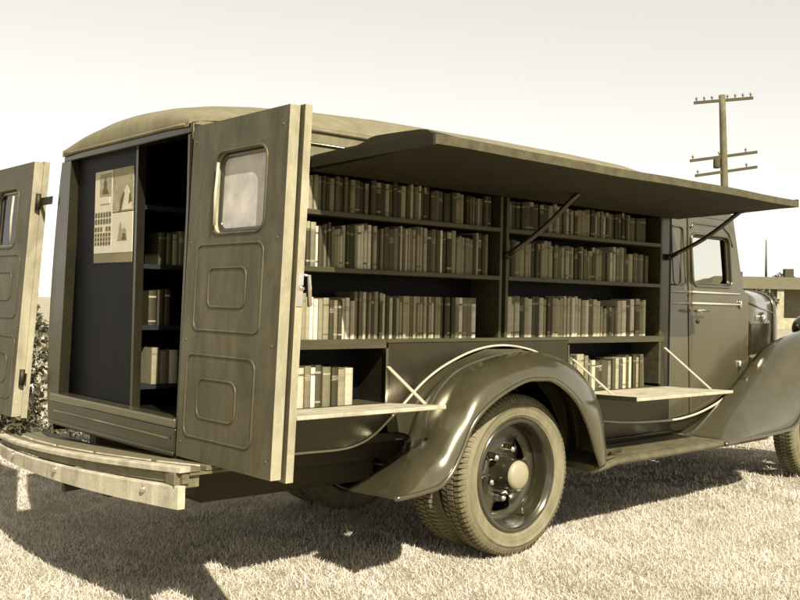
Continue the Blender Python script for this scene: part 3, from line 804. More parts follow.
# -- cowl and bonnet: sections lofted forward
def hood_section(x, hw, zt, zs, zb, n=14):
    """half widths hw, crown height zt, shoulder zs, skirt zb"""
    row = []
    c = TW / 2
    row.append((x, c - hw, zb)); row.append((x, c - hw, (zb + zs) / 2))
    for k in range(n + 1):
        a = math.pi - math.pi * k / n
        ca, sa = math.cos(a), math.sin(a)
        row.append((x, c + hw * math.copysign(abs(ca) ** 0.62, ca), zs + (zt - zs) * abs(sa) ** 0.72))
    row.append((x, c + hw, (zb + zs) / 2)); row.append((x, c + hw, zb))
    return row
HS = [(2.60, 0.595, 1.405, 1.34, 0.80), (2.69, 0.578, 1.428, 1.33, 0.83), (2.72, 0.570, 1.430, 1.325, 0.83), (3.05, 0.475, 1.428, 1.29, 0.86), (3.35, 0.39, 1.424, 1.265, 0.90), (3.60, 0.315, 1.415, 1.24, 0.92)]
m = MB(); m.grid([hood_section(*h) for h in HS[:2]]); cw = m.build('cowl', M['cab'], truck); sd = cw.modifiers.new('thick', 'SOLIDIFY'); sd.thickness = 0.006
m = MB(); m.grid([hood_section(*h) for h in HS[2:]])
m.tube([hood_section(*h)[2] for h in HS[2:]], 0.010, 8); m.tube([hood_section(*h)[-3] for h in HS[2:]], 0.010, 8)
m.tube([(h[0], TW / 2, h[2] + 0.002) for h in HS[2:]], 0.007, 6)
hood = m.build('bonnet', M['cab'], truck); sd = hood.modifiers.new('thick', 'SOLIDIFY'); sd.thickness = 0.006
# louvred side openings
for sgn in (-1, 1):
    def side(x, z, o=0.006):
        t = (x - 2.72) / (3.60 - 2.72)
        hw = 0.570 + (0.315 - 0.570) * t
        return (x, TW / 2 + sgn * (hw + o), z)
    m = MB()
    m.plate([rrect(2.80, 3.46, 0.92, 1.185, 0.03)], lambda u, v, w: side(u, v, 0.004 + w), 0.0, 0.004)
    lv = m.build('louvre_panel', M['black'], hood)
    m = MB()
    for k in range(17):
        x = 2.83 + k * 0.037
        m.bar(side(x, 0.94, 0.011), side(x + 0.012, 1.165, 0.011), 0.016, 0.008, up=(0, 1, 0))
    m.build('louvre', M['black'], lv)
    m = MB(); m.tube([side(3.18, 1.17, 0.012), side(3.19, 1.21, 0.02), side(3.20, 1.245, 0.012)], [0.012, 0.02, 0.015], 8); m.build('bonnet_catch', M['chrome'], hood)
# radiator shell and grille
m = MB()
m.grid([hood_section(3.60, 0.320, 1.42, 1.24, 0.62), hood_section(3.63, 0.325, 1.425, 1.24, 0.58), hood_section(3.70, 0.300, 1.40, 1.22, 0.56), hood_section(3.74, 0.24, 1.34, 1.18, 0.56)])
rs = m.build('radiator_shell', M['cab'], truck); sd = rs.modifiers.new('thick', 'SOLIDIFY'); sd.thickness = 0.006
m = MB()
for k in range(19):
    y = TW / 2 - 0.225 + 0.025 * k
    m.bar((3.735, y, 0.60), (3.70, y, 1.30 - 0.1 * abs(k - 9) / 9), 0.006, 0.012, up=(1, 0, 0))
m.build('grille', M['chrome'], rs)
m = MB(); m.box(3.66, 3.675, TW / 2 - 0.28, TW / 2 + 0.28, 0.58, 1.32); m.build('radiator_core', M['black'], rs)
# headlamps
def headlamp(y):
    c = (3.60, y, 1.135)
    m = MB()
    m.lathe([(0.0, -0.175), (0.03, -0.170), (0.06, -0.150), (0.085, -0.115), (0.102, -0.065), (0.110, -0.01), (0.112, 0.0)], 32, 0, c, 'x')
    h = m.build('headlamp', M['black'], truck)
    m = MB(); m.lathe([(0.112, -0.006), (0.119, 0.0), (0.119, 0.014), (0.110, 0.022), (0.104, 0.014)], 32, 0, c, 'x'); m.build('headlamp_rim', M['chrome'], h)
    m = MB(); m.lathe([(0.106, 0.012), (0.07, 0.024), (0.03, 0.030), (0.0, 0.031)], 32, 0, c, 'x'); m.build('headlamp_lens', M['glass'], h)
    m = MB(); m.lathe([(0.0, -0.06), (0.05, -0.05), (0.09, -0.02), (0.104, 0.01)], 32, 0, c, 'x'); m.build('reflector', M['chrome'], h)
    m = MB(); m.tube([(3.58, y, 1.03), (3.58, y + (0.10 if y < 0.6 else -0.10), 0.95)], 0.018, 8); m.build('headlamp_stem', M['black'], h)
headlamp(0.02); headlamp(TW - 0.02)
m = MB()
m.tube([(4.05, -0.25, 0.48), (4.14, 0.1, 0.48), (4.16, 0.63, 0.48), (4.14, 1.16, 0.48), (4.05, 1.51, 0.48)], 0.03, 10); m.build('front_bumper', M['chrome'], truck)

# ------------------------------------------------------------------ pictures pinned on the end panel
def sheet(name, label, y0, y1, z0, z1, base, draw):
    m = MB(); m.box(-1.7385, -1.7355, y0, y1, z0, z1); o = m.build(name, M[base], None, org=(-1.737, (y0 + y1) / 2, z0))
    tag(o, label, 'poster', 'pictures pinned inside the truck')
    for nm, mt, fn in draw:
        m = MB(); fn(m, lambda a, b, d=0.0: (-1.7388 - d, y1 - a * (y1 - y0), z0 + b * (z1 - z0)))
        m.build(nm, M[mt], o)
    return o
def poly(pts, d0=0.0, d1=0.0012):
    def f(m, P):
        k = len(pts)
        m.add([P(a, b, d0) for a, b in pts] + [P(a, b, d1) for a, b in pts],
              [tuple(range(k)), tuple(reversed(range(k, 2 * k)))] + [(i, (i + 1) % k, (i + 1) % k + k, i + k) for i in range(k)])
    return f
def calendar(m, P):
    for z0, z1, rows in ((0.10, 0.26, 3), (0.36, 0.52, 2), (0.27, 0.34, 1)):
        for r in range(rows):
            for c in range(6):
                if z0 == 0.27 and c == 3: continue
                a0 = 0.05 + c * 0.158; b0 = z0 + r * (z1 - z0) / rows
                poly([(a0, b0), (a0 + 0.105, b0), (a0 + 0.105, b0 + (z1 - z0) / rows * 0.72), (a0, b0 + (z1 - z0) / rows * 0.72)])(m, P)
tower = [(0.42, 0.72), (0.80, 0.72), (0.74, 0.77), (0.68, 0.80), (0.70, 0.85), (0.64, 0.88), (0.62, 0.93), (0.57, 0.93), (0.55, 0.88), (0.50, 0.86), (0.53, 0.80), (0.46, 0.77)]
PY0, PY1, PZ0, PZ1 = 0.565, 0.965, 1.418, 1.850
ym = 0.775
sheet('wall_calendar', 'pinned calendar sheet with date grid under a dark tower picture, left of the two columns', ym + 0.002, PY1, PZ0 + 0.045, PZ1, 'paper',
      [('picture_ground', 'paper_mid', poly([(0.28, 0.69), (0.94, 0.69), (0.94, 0.965), (0.28, 0.965)], 0, 0.0006)),
       ('tower_picture', 'ink', poly(tower, 0.0006, 0.0018)), ('caption', 'paper', poly([(0.36, 0.60), (0.86, 0.60), (0.86, 0.67), (0.36, 0.67)], 0, 0.002)),
       ('date_grid', 'ink', calendar)])
sheet('art_print', 'pinned print with a pale peaked shape, upper right above another print', PY0, ym - 0.002, 1.650, PZ1, 'paper_mid',
      [('peak', 'paper', poly([(0.30, 0.03), (0.95, 0.03), (0.90, 0.25), (0.78, 0.52), (0.66, 0.60), (0.55, 0.42)], 0, 0.0008)), ('shade', 'ink', poly([(0.34, 0.03), (0.46, 0.03), (0.60, 0.40), (0.56, 0.46), (0.42, 0.30)], 0.0008, 0.0016)),
       ('slope', 'ink', poly([(0.80, 0.15), (0.95, 0.22), (0.88, 0.42), (0.82, 0.36)], 0.0008, 0.0016))])
sheet('art_print', 'pinned pale print of a small dark figure, lower right below the peaked print', PY0, ym - 0.002, PZ0 + 0.045, 1.646, 'paper',
      [('figure', 'paper_mid', poly([(0.28, 0.30), (0.76, 0.30), (0.74, 0.52), (0.62, 0.62), (0.52, 0.56), (0.46, 0.76), (0.38, 0.74), (0.34, 0.50)], 0, 0.0008)),
       ('figure_shadow', 'ink', poly([(0.50, 0.32), (0.74, 0.32), (0.68, 0.46), (0.56, 0.48)], 0.0008, 0.0016))])
m = MB(); m.box(-1.7385, -1.7355, PY0, PY1, PZ0, PZ0 + 0.043); o = m.build('mount_strip', M['hshade'], None, org=(-1.737, 0.75, PZ0)); tag(o, 'plain tan card strip along the foot of the pinned pictures', 'card')

# ------------------------------------------------------------------ books
ORD = ['', 'first', 'second', 'third', 'fourth', 'fifth', 'sixth', 'seventh', 'eighth', 'ninth', 'tenth', 'eleventh', 'twelfth', 'thirteenth', 'fourteenth', 'fifteenth',
       'sixteenth', 'seventeenth', 'eighteenth', 'nineteenth']
TENS = {20: 'twent', 30: 'thirt', 40: 'fort', 50: 'fift'}
def ordinal(n):
    if n < 20: return ORD[n]
    t = n // 10 * 10
    return TENS[t] + 'ieth' if n % 10 == 0 else TENS[t] + 'y-' + ORD[n % 10]
def book(x, y, z, t, h, d, colour, band, lean, label, group):
    m = MB()
    e = 0.0025
    hs = [0.0, 0.10, 0.14, 0.66, 0.80, 0.85, 1.0]
    lettered = random.choice([0, 4, 4, 3 if t > 0.02 else 4]) if band != 1 else 0
    prof = [(t / 2, d), (t / 2, 0.006), (t * 0.36, 0.0018), (t * 0.14, 0.0), (-t * 0.14, 0.0), (-t * 0.36, 0.0018), (-t / 2, 0.006), (-t / 2, d)]
    k = len(prof); vs = []; fs = []
    for f in hs:
        vs += [(px, py, f * h) for px, py in prof]
    for r in range(len(hs) - 1):
        mi = 0
        for i in range(k - 1):
            spine = 1 <= i <= 5
            mi = 2 if (spine and band and ((band == 1 and r == 3 and False) or (band == 1 and r in (4,)) or (band == 2 and r in (1, 5)) or (band == 3 and r in (1, 4)))) else 0
            if spine and lettered and r == lettered: mi = 3
            if i == 1: m.grid([vs[r * k + 1:r * k + 7], vs[(r + 1) * k + 1:(r + 1) * k + 7]], mi, True)
            elif not spine: m.add([vs[r * k + i], vs[r * k + i + 1], vs[(r + 1) * k + i + 1], vs[(r + 1) * k + i]], [(0, 1, 2, 3)], mi, False)
    # board edges (top) and page block
    ins = 0.004
    m.add([(t / 2, 0.006, h), (t / 2, d, h), (t / 2 - e, d, h), (t / 2 - e, 0.007, h)], [(0, 1, 2, 3)], 0)
    m.add([(-t / 2, 0.006, h), (-t / 2, d, h), (-t / 2 + e, d, h), (-t / 2 + e, 0.007, h)], [(0, 1, 2, 3)], 0)
    m.add([(p[0], p[1], h) for p in prof[1:7]] + [(-t / 2 + e, 0.008, h), (t / 2 - e, 0.008, h)], [tuple(range(8))], 0)
    m.box(-t / 2 + e, t / 2 - e, 0.0085, d - 0.004, 0.003, h - ins, 1)
    c, s_ = math.cos(lean), math.sin(lean)
    m.v = [(px * c + pz * s_, py, pz * c - px * s_) for px, py, pz in m.v]
    if lean: 
        mz = min(v[2] for v in m.v); m.v = [(a, b, q - mz) for a, b, q in m.v]
    bmat = BANDS['dark'] if colour in ('tan', 'buff', 'cream', 'white') else BANDS['pale']
    o = m.build('book', [BOOKS[colour], M['pages'], bmat, TITLES[colour]], None, org=(0, 0, 0), recalc=False)
    o.location = (x, y, z + 0.0008)
    tag(o, label, 'book', group)
    return o
NB = 0
def fill(x0, x1, z, hmin, hmax, where, group, weights, y=0.016, tmin=0.0135, tmax=0.0295, gaps=(), leans=(), force=None, tops=None, skip_lean=False):
    global NB
    x = x0; n = 0; names = list(BOOKS)
    items = []
    run_h = random.uniform(hmin, hmax); run_c = None; run_left = 0
    while True:
        if run_left <= 0:
            run_left = random.choice([1, 2, 3, 4, 6, 8]); run_h = random.uniform(hmin, hmax); run_c = random.choices(names, weights)[0]; run_t = random.uniform(tmin, tmax)
        run_left -= 1
        t = max(0.012, run_t * random.uniform(0.75, 1.2)); h = min(run_h * random.uniform(0.95, 1.04), hmax * 1.03)
        c = run_c if random.random() < 0.28 else random.choices(names, weights)[0]
        if tops: h = min(h, tops(x))
        if x + t > x1: break
        g = [b for a, b in gaps if a <= x + t / 2 < b]
        if g: x = g[0]; continue
        items.append((x + t / 2, t, h, c)); x += t + random.choice([0.0006, 0.001, 0.0015, 0.003, 0.005])
        if random.random() < 0.06: x += random.uniform(0.006, 0.02)
    for i, (cx, t, h, c) in enumerate(items):
        if force and i in force: c = force[i]
        band = random.choice([0, 0, 0, 0, 0, 1, 2, 3])
        size = 'thick' if t > 0.032 else ('thin' if t < 0.022 else 'medium')
        tall = 'tall ' if h > hmin + 0.7 * (hmax - hmin) else ('short ' if h < hmin + 0.25 * (hmax - hmin) else '')
        lab = f"{tall}{size} {c} book, {ordinal(i + 1)} from left on {where}"
        ln = 0.0
        if i in leans: ln = leans[i]
        book(cx, y + random.uniform(0.0, 0.016), z, t, h, random.uniform(0.13, 0.16), c, band, ln, lab, group)
        NB += 1
WT = [16, 12, 10, 14, 20, 18, 12, 3]
WD = [34, 20, 12, 10, 8, 8, 6, 1]
WL = [10, 8, 8, 12, 20, 22, 18, 6]
GL, GR = 'books in the rear bay of the truck', 'books in the forward bay of the truck'
fill(-1.245, 0.04, Z1, 0.145, 0.165, 'top shelf of rear bay', GL, WD, force={3: 'cream', 4: 'tan', 13: 'tan', 20: 'buff', 26: 'cream'})
fill(-1.245, 0.01, Z2, 0.175, 0.215, 'second shelf of rear bay', GL, WT, force={4: 'white', 11: 'cream'})
fill(-1.245, -0.06, Z3, 0.170, 0.245, 'third shelf of rear bay', GL, WL, force={5: 'white', 16: 'cream'}, tops=lambda x: 0.245 if x < -0.62 else 0.205)
fill(-1.245, -0.86, ZL, 0.165, 0.215, 'bottom shelf of rear bay', GL, WL, tmin=0.026, tmax=0.044, force={3: 'white', 2: 'drab olive', 6: 'charcoal'})
fill(XD + 0.085, 1.46, Z1, 0.145, 0.162, 'top shelf of forward bay', GR, WD, tmin=0.022, tmax=0.040)
fill(XD + 0.075, 1.475, Z2, 0.165, 0.205, 'second shelf of forward bay', GR, WT, tmin=0.022, tmax=0.040)
fill(XD + 0.085, 1.44, Z3, 0.170, 0.228, 'third shelf of forward bay', GR, WL, tmin=0.020, tmax=0.038, leans={3: -0.06})
fill(0.665, 1.475, ZR, 0.170, 0.228, 'bottom shelf of forward bay', GR, WD, tmin=0.020, tmax=0.036, gaps=((1.0, 1.07),), leans={20: -0.05, 21: -0.05, 22: -0.07},
     force={1: 'tan', 4: 'buff', 5: 'drab olive', 7: 'cream', 10: 'tan', 12: 'buff', 14: 'cream'})
GI = 'books inside the truck behind the open doors'
fill(-1.62, -1.47, 1.41, 0.13, 0.16, 'upper shelf inside the doorway', GI, [10, 16, 18, 14, 10, 4, 0, 0], y=0.535, tmin=0.03, tmax=0.045)
fill(-1.66, -1.53, 1.135, 0.14, 0.17, 'middle shelf inside the doorway', GI, [30, 26, 18, 8, 2, 0, 0, 0], y=0.535, tmin=0.03, tmax=0.045)
fill(-1.64, -1.49, 0.870, 0.15, 0.18, 'lowest shelf inside the doorway', GI, [4, 8, 12, 16, 14, 8, 2, 0], y=0.535, tmin=0.034, tmax=0.048)
print('books', NB)

# ------------------------------------------------------------------ ground and grass
def ground_h(x, y):
    """gentle swells"""
    return 0.018 * np.sin(x * 0.9 + 0.7 * y) * np.sin(0.6 * y - 0.3 * x + 1) + 0.05 * np.clip((x - 1.2) / 2.0, 0, 1)
def ground_sheet():
    xs = np.concatenate([[-600, -200, -60, -20], np.linspace(-8, 22, 121), [40, 80, 200, 600]])
    ys = np.concatenate([[-600, -200, -60, -15], np.linspace(-6, 14, 81), [30, 80, 200, 600]])
    X, Y = np.meshgrid(xs, ys, indexing='ij')
    Zh = ground_h(X, Y); far = (np.abs(X) > 30) | (np.abs(Y) > 20); Zh[far & (X > 3)] = 0.05; Zh[far & (X <= 3)] = 0
    m = MB(); m.grid([[(X[i, j], Y[i, j], Zh[i, j] - 0.004) for j in range(len(ys))] for i in range(len(xs))], flip=True)
    mt, nt, N, L, b = new_mat('dry_turf')
    tc = N.new('ShaderNodeTexCoord')
    n1 = N.new('ShaderNodeTexNoise'); n1.inputs['Scale'].default_value = 3.0; n1.inputs['Detail'].default_value = 10; n1.inputs['Roughness'].default_value = 0.7
    n2 = N.new('ShaderNodeTexNoise'); n2.inputs['Scale'].default_value = 70.0; n2.inputs['Detail'].default_value = 6
    L.new(tc.outputs['Object'], n1.inputs['Vector']); L.new(tc.outputs['Object'], n2.inputs['Vector'])
    mx = N.new('ShaderNodeMix'); mx.data_type = 'FLOAT'; mx.inputs['Factor'].default_value = 0.55
    L.new(n1.outputs['Fac'], mx.inputs['A']); L.new(n2.outputs['Fac'], mx.inputs['B'])
    rp = N.new('ShaderNodeValToRGB'); rp.color_ramp.elements[0].position = 0.33; rp.color_ramp.elements[1].position = 0.66
    rp.color_ramp.elements[0].color = sep(0.10); rp.color_ramp.elements[1].color = sep(0.40)
    L.new(mx.outputs['Result'], rp.inputs['Fac']); L.new(rp.outputs['Color'], b.inputs['Base Color'])
    b.inputs['Roughness'].default_value = 0.95; b.inputs['Specular IOR Level'].default_value = 0.1
    bp = N.new('ShaderNodeBump'); bp.inputs['Strength'].default_value = 0.8; bp.inputs['Distance'].default_value = 0.02
    L.new(n2.outputs['Fac'], bp.inputs['Height']); L.new(bp.outputs['Normal'], b.inputs['Normal'])
    o = m.build('ground', mt, None, recalc=False); o['kind'] = 'structure'
ground_sheet()

CAM = np.array([-3.6908, -3.4523]); YAW = 0.8463
FW2 = np.array([math.cos(YAW), math.sin(YAW)]); RT2 = np.array([math.sin(YAW), -math.cos(YAW)])
def blades(d0, d1, n, lmin, lmax, width):
    """blades of dry grass over the lot; returns vertex array (n,5,3)"""
    d = np.sqrt(rng.uniform(d0 * d0, d1 * d1, n)); lat = rng.uniform(-0.62, 0.62, n) * d + rng.uniform(-0.6, 0.6, n)
    # pull part of the blades together into tufts
    k = n // 60
    tc = np.stack([np.sqrt(rng.uniform(d0 * d0, d1 * d1, k)), np.zeros(k)], 1); tc[:, 1] = rng.uniform(-0.62, 0.62, k) * tc[:, 0]
    sel = rng.random(n) < 0.45
    idx = rng.integers(0, k, n)
    d = np.where(sel, tc[idx, 0] + rng.normal(0, 0.045, n), d); lat = np.where(sel, tc[idx, 1] + rng.normal(0, 0.045, n), lat)
    P = CAM + d[:, None] * FW2 + lat[:, None] * RT2
    z = ground_h(P[:, 0], P[:, 1]) - 0.004
    L = rng.uniform(lmin, lmax, n) * np.where(sel, 1.25, 0.9)
    az = rng.uniform(0, 2 * np.pi, n); lean = np.clip(rng.normal(0.95, 0.36, n), 0.05, 1.5)
    dirx = np.cos(az) * np.sin(lean); diry = np.sin(az) * np.sin(lean); dirz = np.cos(lean)
    wz = az + np.pi / 2 + rng.normal(0, 0.5, n)
    wx = np.cos(wz) * width / 2 * rng.uniform(0.7, 1.4, n); wy = np.sin(wz) * width / 2
    base = np.stack([P[:, 0], P[:, 1], z], 1)
    D = np.stack([dirx, diry, dirz], 1); Wd = np.stack([wx, wy, np.zeros(n)], 1)
    droop = np.stack([dirx, diry, -0.5 * np.abs(dirz) - 0.15], 1)
    mid = base + D * (L * 0.55)[:, None]
    tip = mid + (D * 0.7 + droop * 0.5) * (L * 0.45)[:, None]
    tip[:, 2] = np.maximum(tip[:, 2], z + 0.006); 
    V = np.stack([base - Wd, base + Wd, mid + Wd * 0.8, mid - Wd * 0.8, tip], 1)
    return V
V = np.concatenate([blades(2.6, 6.6, 290000, 0.016, 0.044, 0.0025), blades(6.4, 11.0, 85000, 0.022, 0.055, 0.006), blades(10.5, 20, 45000, 0.03, 0.07, 0.012)])
n = len(V); me = bpy.data.meshes.new('grass')
me.vertices.add(n * 5); me.vertices.foreach_set('co', V.astype(np.float32).ravel())
base = (np.arange(n) * 5)[:, None]
loops = (base + np.array([0, 1, 2, 3, 3, 2, 4])[None, :]).ravel()
me.loops.add(n * 7); me.loops.foreach_set('vertex_index', loops.astype(np.int32))
me.polygons.add(n * 2)
ls = np.stack([np.arange(n) * 7, np.arange(n) * 7 + 4], 1).ravel(); me.polygons.foreach_set('loop_start', ls.astype(np.int32))
me.update(calc_edges=True); me.validate()
me.materials.append(M['blade']); me.materials.append(M['weed'])
px_, py_ = V[:, 0, 0], V[:, 0, 1]
patch = np.sin(px_ * 2.3 + 1.7 * np.sin(py_ * 1.9)) * np.sin(py_ * 2.9 + 1.3 * np.sin(px_ * 1.4 + 2)) + 0.6 * np.sin(px_ * 7.1 + py_ * 5.3) * np.sin(py_ * 8.3 - px_ * 3.1)
weed = rng.random(n) < np.clip(0.03 + 0.20 * (patch - 0.6), 0.015, 0.4)
me.polygons.foreach_set('material_index', np.repeat(weed.astype(np.int32), 2))
gr = bpy.data.objects.new('grass', me); COL.objects.link(gr); gr['kind'] = 'stuff'

# ------------------------------------------------------------------ bushes behind the truck
def leaf_cloud(centres, n, size, flat=0.6):
    """leaf-sized quads spread through overlapping clumps"""
    vs = []; fs = []
    for i in range(n):
        c, r = random.choice(centres)
        while True:
            p = Vector((random.uniform(-1, 1), random.uniform(-1, 1), random.uniform(-1, 1)))
            if p.length < 1: break
        p = p.normalized() * (p.length ** 0.5)
        q = Vector(c) + Vector((p.x * r[0], p.y * r[1], p.z * r[2]))
        nrm = Vector((random.gauss(0, 1), random.gauss(0, 1), random.gauss(0.5, 1))).normalized()
        a = nrm.orthogonal().normalized(); a.rotate(Matrix.Rotation(random.uniform(0, 6.28), 3, nrm)); b = nrm.cross(a)
        s_ = size * random.uniform(0.6, 1.3)
        o = len(vs)
        vs += [q - a * s_, q + b * s_ * 0.42 + nrm * s_ * 0.1, q + a * s_, q - b * s_ * 0.42 + nrm * s_ * 0.1]
        fs.append((o, o + 1, o + 2, o + 3))
    return vs, fs
def bush(x, y, h, w, label, n=1500, leaf='leaf', size=0.035, name='bush', cat='bush', group='bushes behind the truck'):
    t = thing(name, label, cat, (x, y, 0), group)
    cs = []
    for k in range(9):
        zz = random.uniform(0.12, 0.86) * h
        cs.append(((x + random.gauss(0, w * 0.30), y + random.gauss(0, w * 0.30), zz), (w * random.uniform(0.25, 0.42), w * random.uniform(0.25, 0.42), h * random.uniform(0.10, 0.2))))
    vs, fs = leaf_cloud(cs, n, size)
    m = MB(); m.add(vs, fs); m.build('foliage', M[leaf], t, recalc=False)
    m = MB()
    for c, r in cs: m.tube(catmull([(x + random.uniform(-0.05, 0.05), y, -0.02), ((x + c[0]) / 2 + random.gauss(0, 0.06), (y + c[1]) / 2, c[2] * 0.5), c], 6), [0.02, 0.018, 0.016, 0.014, 0.011, 0.009, 0.006], 6)
    m.build('stem', M['bark'], t)
    return t
bush(-0.72, 4.65, 1.62, 0.60, 'tall glossy-leaved bush seen between left rear door and truck body', 5200)
bush(-1.40, 4.75, 0.95, 0.60, 'low dense bush behind the foot of the left rear door', 1900)
bush(-0.10, 4.45, 0.95, 0.60, 'low bush behind the step bumper, under the truck tail', 1900)
bush(-2.0, 5.2, 0.90, 0.65, 'low bush at the left edge, farthest left behind the bumper', 1600)
bush(0.75, 4.6, 0.75, 0.60, 'low bush behind the truck, next right of the bumper', 1200)

# ------------------------------------------------------------------ utility pole and mast
BASE = Vector((34.9, 18.5, 0.0)); TOP = Vector((34.41, 18.71, 10.61))
pole = thing('utility_pole', 'weathered wooden utility pole with three crossarms, leaning slightly, beyond the truck', 'utility pole', BASE)
m = MB(); m.tube([BASE + (TOP - BASE) * k / 12 + Vector((0, 0, -0.3 if k == 0 else 0)) for k in range(13)], [0.20 - 0.065 * k / 12 for k in range(13)], 12); m.build('pole', M['pole'], pole)
for a, b, ins in (((33.51, 19.52, 10.24), (35.42, 17.82, 10.51), True), ((33.45, 19.63, 7.71), (35.62, 17.70, 8.16), False), ((33.60, 19.46, 7.06), (35.64, 17.70, 7.51), False)):
    a = Vector(a); b = Vector(b)
    m = MB(); m.bar(a, b, 0.11, 0.12); ca = m.build('crossarm', M['arm'], pole)
    for k in range(8):
        if k in (3, 4) and False: continue
        p = a.lerp(b, (k + 0.3) / 7.6)
        m = MB()
        if ins or k % 3 == 0:
            m.lathe([(0.0, 0.0), (0.02, 0.0), (0.02, 0.09), (0.05, 0.09), (0.055, 0.13), (0.04, 0.18), (0.0, 0.2)], 10, 0, (p.x, p.y, p.z + 0.05), 'z')
            m.build('insulator', M['ceramic'], ca)
m = MB(); m.lathe([(0.0, 0), (0.14, 0.0), (0.15, 0.05), (0.15, 0.36), (0.12, 0.42), (0.0, 0.44)], 16, 0, (34.32, 18.86, 7.42), 'z'); m.build('transformer', M['arm'], pole)
mast = thing('radio_mast', 'thin pale mast on a thicker base above the far roofs', 'mast', (62.6, 31.35, 0))
m = MB(); m.tube([(62.6, 31.35, 0), (62.58, 31.35, 3.7)], 0.20, 8); m.build('mast_base', M['hshade'], mast)
m = MB(); m.tube([(62.58, 31.35, 3.7), (62.5, 31.35, 6.4)], [0.09, 0.05], 6); m.build('mast_tube', M['pole'], mast)

# ------------------------------------------------------------------ far houses and trees
def house(loc, yaw, w, d, h, rh, label, posts=5, gable=False):
    t = thing('house', label, 'house', loc, 'houses in the distance'); t.rotation_euler = (0, 0, yaw)
    ORG[t.name] = Vector((0, 0, 0))
    m = MB(); m.box(-w / 2, w / 2, 0, d, 0, h); wl = m.build('wall', M['wall'], t)
    m = MB()
    ov = 0.4
    if gable:
        vs = [(-w / 2 - ov, -ov, h), (w / 2 + ov, -ov, h), (w / 2 + ov, d + ov, h), (-w / 2 - ov, d + ov, h), (0, -ov, h + rh), (0, d + ov, h + rh)]
        m.add(vs, [(0, 1, 4), (1, 2, 5, 4), (2, 3, 5), (3, 0, 4, 5), (0, 3, 2, 1)])
    else:
        vs = [(-w / 2 - ov, -2.2, h - 0.1), (w / 2 + ov, -2.2, h - 0.1), (w / 2 + ov, d + ov, h), (-w / 2 - ov, d + ov, h), (-w / 2 + 1.2, d / 2, h + rh), (w / 2 - 1.2, d / 2, h + rh)]
        m.add(vs, [(0, 1, 5, 4), (1, 2, 5), (2, 3, 4, 5), (3, 0, 4), (0, 3, 2, 1)])
    m.build('roof', M['roof'], t)
    if posts:
        for k in range(posts):
            x = -w / 2 + 0.2 + (w - 0.4) * k / (posts - 1)
            m = MB(); m.box(x - 0.22, x + 0.22, -2.05, -1.65, 0, h - 0.12); m.build('porch_post', M['wall'], t)
        m = MB()
        for k in range(posts - 1):
            x0 = -w / 2 + 0.2 + (w - 0.4) * k / (posts - 1) + 0.22; x1 = -w / 2 + 0.2 + (w - 0.4) * (k + 1) / (posts - 1) - 0.22
            m.box(x0, x1, -1.9, -1.8, 0.0, 0.75)
        m.build('porch_rail', M['wall'], t)
    for k in range(max(2, int(w / 2.6))):
        x = -w / 2 + (k + 0.5) * w / max(2, int(w / 2.6))
        m = MB(); m.box(x - 0.75, x + 0.75, -0.06, 0.0, 0.55, h - 0.45); wd = m.build('window', M['hdark'], t)
        m = MB(); m.box(x - 0.03, x + 0.03, -0.09, -0.06, 0.55, h - 0.45); m.box(x - 0.75, x - 0.03, -0.09, -0.06, 1.35, 1.42); m.box(x + 0.03, x + 0.75, -0.09, -0.06, 1.35, 1.42); m.build('sash', M['wall'], wd)
    m = MB(); m.box(w * 0.22, w * 0.22 + 0.6, d * 0.5, d * 0.5 + 0.6, h, h + rh + 0.6); m.build('chimney', M['arm'], t)
    return t
FY = YAW - math.pi / 2
def far(d, px):
    lat = (px - 400) / 964.3 * d
    p = CAM + d * FW2 + lat * RT2
    return (p[0], p[1], 0.05)
house(far(66, 772), FY - 0.10, 8.5, 7, 2.75, 0.9, 'low pale bungalow with a dark porch and square posts, right of the bonnet')
house(far(72, 838), FY - 0.16, 6.5, 6, 2.7, 0.8, 'pale porch bungalow at the right edge behind the front fender')
house(far(84, 738), FY + 0.15, 6.5, 6, 3.0, 1.1, 'small gabled house just above the bonnet', 0, True)
def tree(loc, h, w, label, n=1600, name='tree'):
    t = thing(name, label, 'tree', loc, 'trees in the distance')
    x, y, z = loc
    m = MB(); m.tube(catmull([(x, y, -0.1), (x + 0.1, y, h * 0.3), (x - 0.05, y + 0.1, h * 0.62)], 8), [0.22, 0.2, 0.18, 0.16, 0.15, 0.13, 0.12, 0.1, 0.08], 8)
    cs = []
    for k in range(11):
        a = random.uniform(0, 6.28); rr = w * random.uniform(0.1, 0.36)
        c = (x + rr * math.cos(a), y + rr * math.sin(a), h * random.uniform(0.42, 0.86)); s_ = random.uniform(0.16, 0.28)
        cs.append((c, (w * s_, w * s_, h * s_ * 0.6)))
        m.tube(catmull([(x, y, h * random.uniform(0.25, 0.5)), ((x + c[0]) / 2, (y + c[1]) / 2, c[2] * 0.8), c], 5), [0.07, 0.06, 0.05, 0.04, 0.03, 0.02], 5)
    m.build('trunk', M['bark'], t)
    vs, fs = leaf_cloud(cs, n, 0.16)
    m = MB(); m.add(vs, fs); m.build('crown', M['treeleaf'], t, recalc=False)
tree(far(78, 748), 3.4, 3.4, 'small pale tree beside the gabled house over the bonnet')
tree(far(76, 782), 4.6, 4.5, 'dark rounded tree rising behind the porch bungalow roof', 2200)
tree(far(64, 757), 2.9, 2.4, 'small dark tree just right of the bonnet, at the bungalow corner', 1500)
tree(far(95, 711), 4.2, 5.5, 'distant round tree seen low through the cab window')
tree(far(100, 694), 3.7, 6.0, 'lower spreading tree seen at left through the cab window')
tree(far(88, 726), 3.8, 4.0, 'rounded tree seen at right through the cab window', 1300)

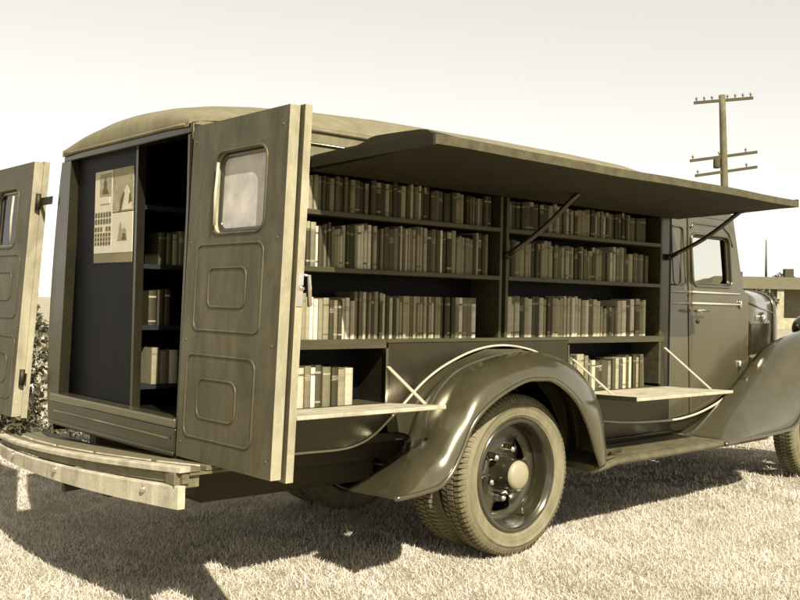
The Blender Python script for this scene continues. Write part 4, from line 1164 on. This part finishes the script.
# ------------------------------------------------------------------ light, sky, camera
SUN = Vector((-0.33, -1.06, 1.0)).normalized()          # towards the sun
elev = math.asin(SUN.z); azim = math.atan2(SUN.x, SUN.y)   # clockwise from +y
ld = bpy.data.lights.new('sun', 'SUN'); ld.energy = 5.0; ld.angle = R(0.55); ld.color = (1.0, 0.955, 0.86)
lo = bpy.data.objects.new('sun', ld); COL.objects.link(lo); lo.rotation_euler = (-SUN).to_track_quat('-Z', 'Y').to_euler(); lo.location = (-5, -8, 12)
w = bpy.data.worlds.new('World'); scene.world = w; w.use_nodes = True
N, L = w.node_tree.nodes, w.node_tree.links
bg = N['Background']
sk = N.new('ShaderNodeTexSky'); sk.sky_type = 'NISHITA'; sk.sun_disc = False
sk.sun_elevation = elev; sk.sun_rotation = azim; sk.air_density = 1.0; sk.dust_density = 0.3; sk.ozone_density = 1.0
bw0 = N.new('ShaderNodeRGBToBW'); L.new(sk.outputs['Color'], bw0.inputs['Color'])
bw = N.new('ShaderNodeMath'); bw.operation = 'POWER'; bw.inputs[1].default_value = 0.5; L.new(bw0.outputs['Val'], bw.inputs[0])
mx = N.new('ShaderNodeMix'); mx.data_type = 'RGBA'; mx.blend_type = 'MULTIPLY'; mx.inputs['Factor'].default_value = 1.0
L.new(bw.outputs[0], mx.inputs['A']); mx.inputs['B'].default_value = (1.43, 1.405, 1.305, 1)
L.new(mx.outputs['Result'], bg.inputs['Color']); bg.inputs['Strength'].default_value = 0.15

cam = bpy.data.cameras.new('camera'); co = bpy.data.objects.new('camera', cam); COL.objects.link(co)
yaw, pit, rol = YAW, 0.0167, 0.0218
fw = Vector((math.cos(yaw) * math.cos(pit), math.sin(yaw) * math.cos(pit), math.sin(pit)))
rt = Vector((math.sin(yaw), -math.cos(yaw), 0)); up = rt.cross(fw)
rt2 = math.cos(rol) * rt + math.sin(rol) * up; up2 = -math.sin(rol) * rt + math.cos(rol) * up
mt = Matrix((rt2, up2, -fw)).transposed().to_4x4(); mt.translation = Vector((-3.6908, -3.4523, 1.2616))
co.matrix_world = mt
cam.sensor_width = 36; cam.lens = 964.3 / 800 * 36; cam.shift_y = -(300 - 286.57) / 800
cam.clip_start = 0.05; cam.clip_end = 2000
scene.camera = co
vs_ = scene.view_settings
vs_.view_transform = 'Standard'; vs_.look = 'None'; vs_.gamma = 1.0; vs_.use_curve_mapping = False
vs_.exposure = 1.15
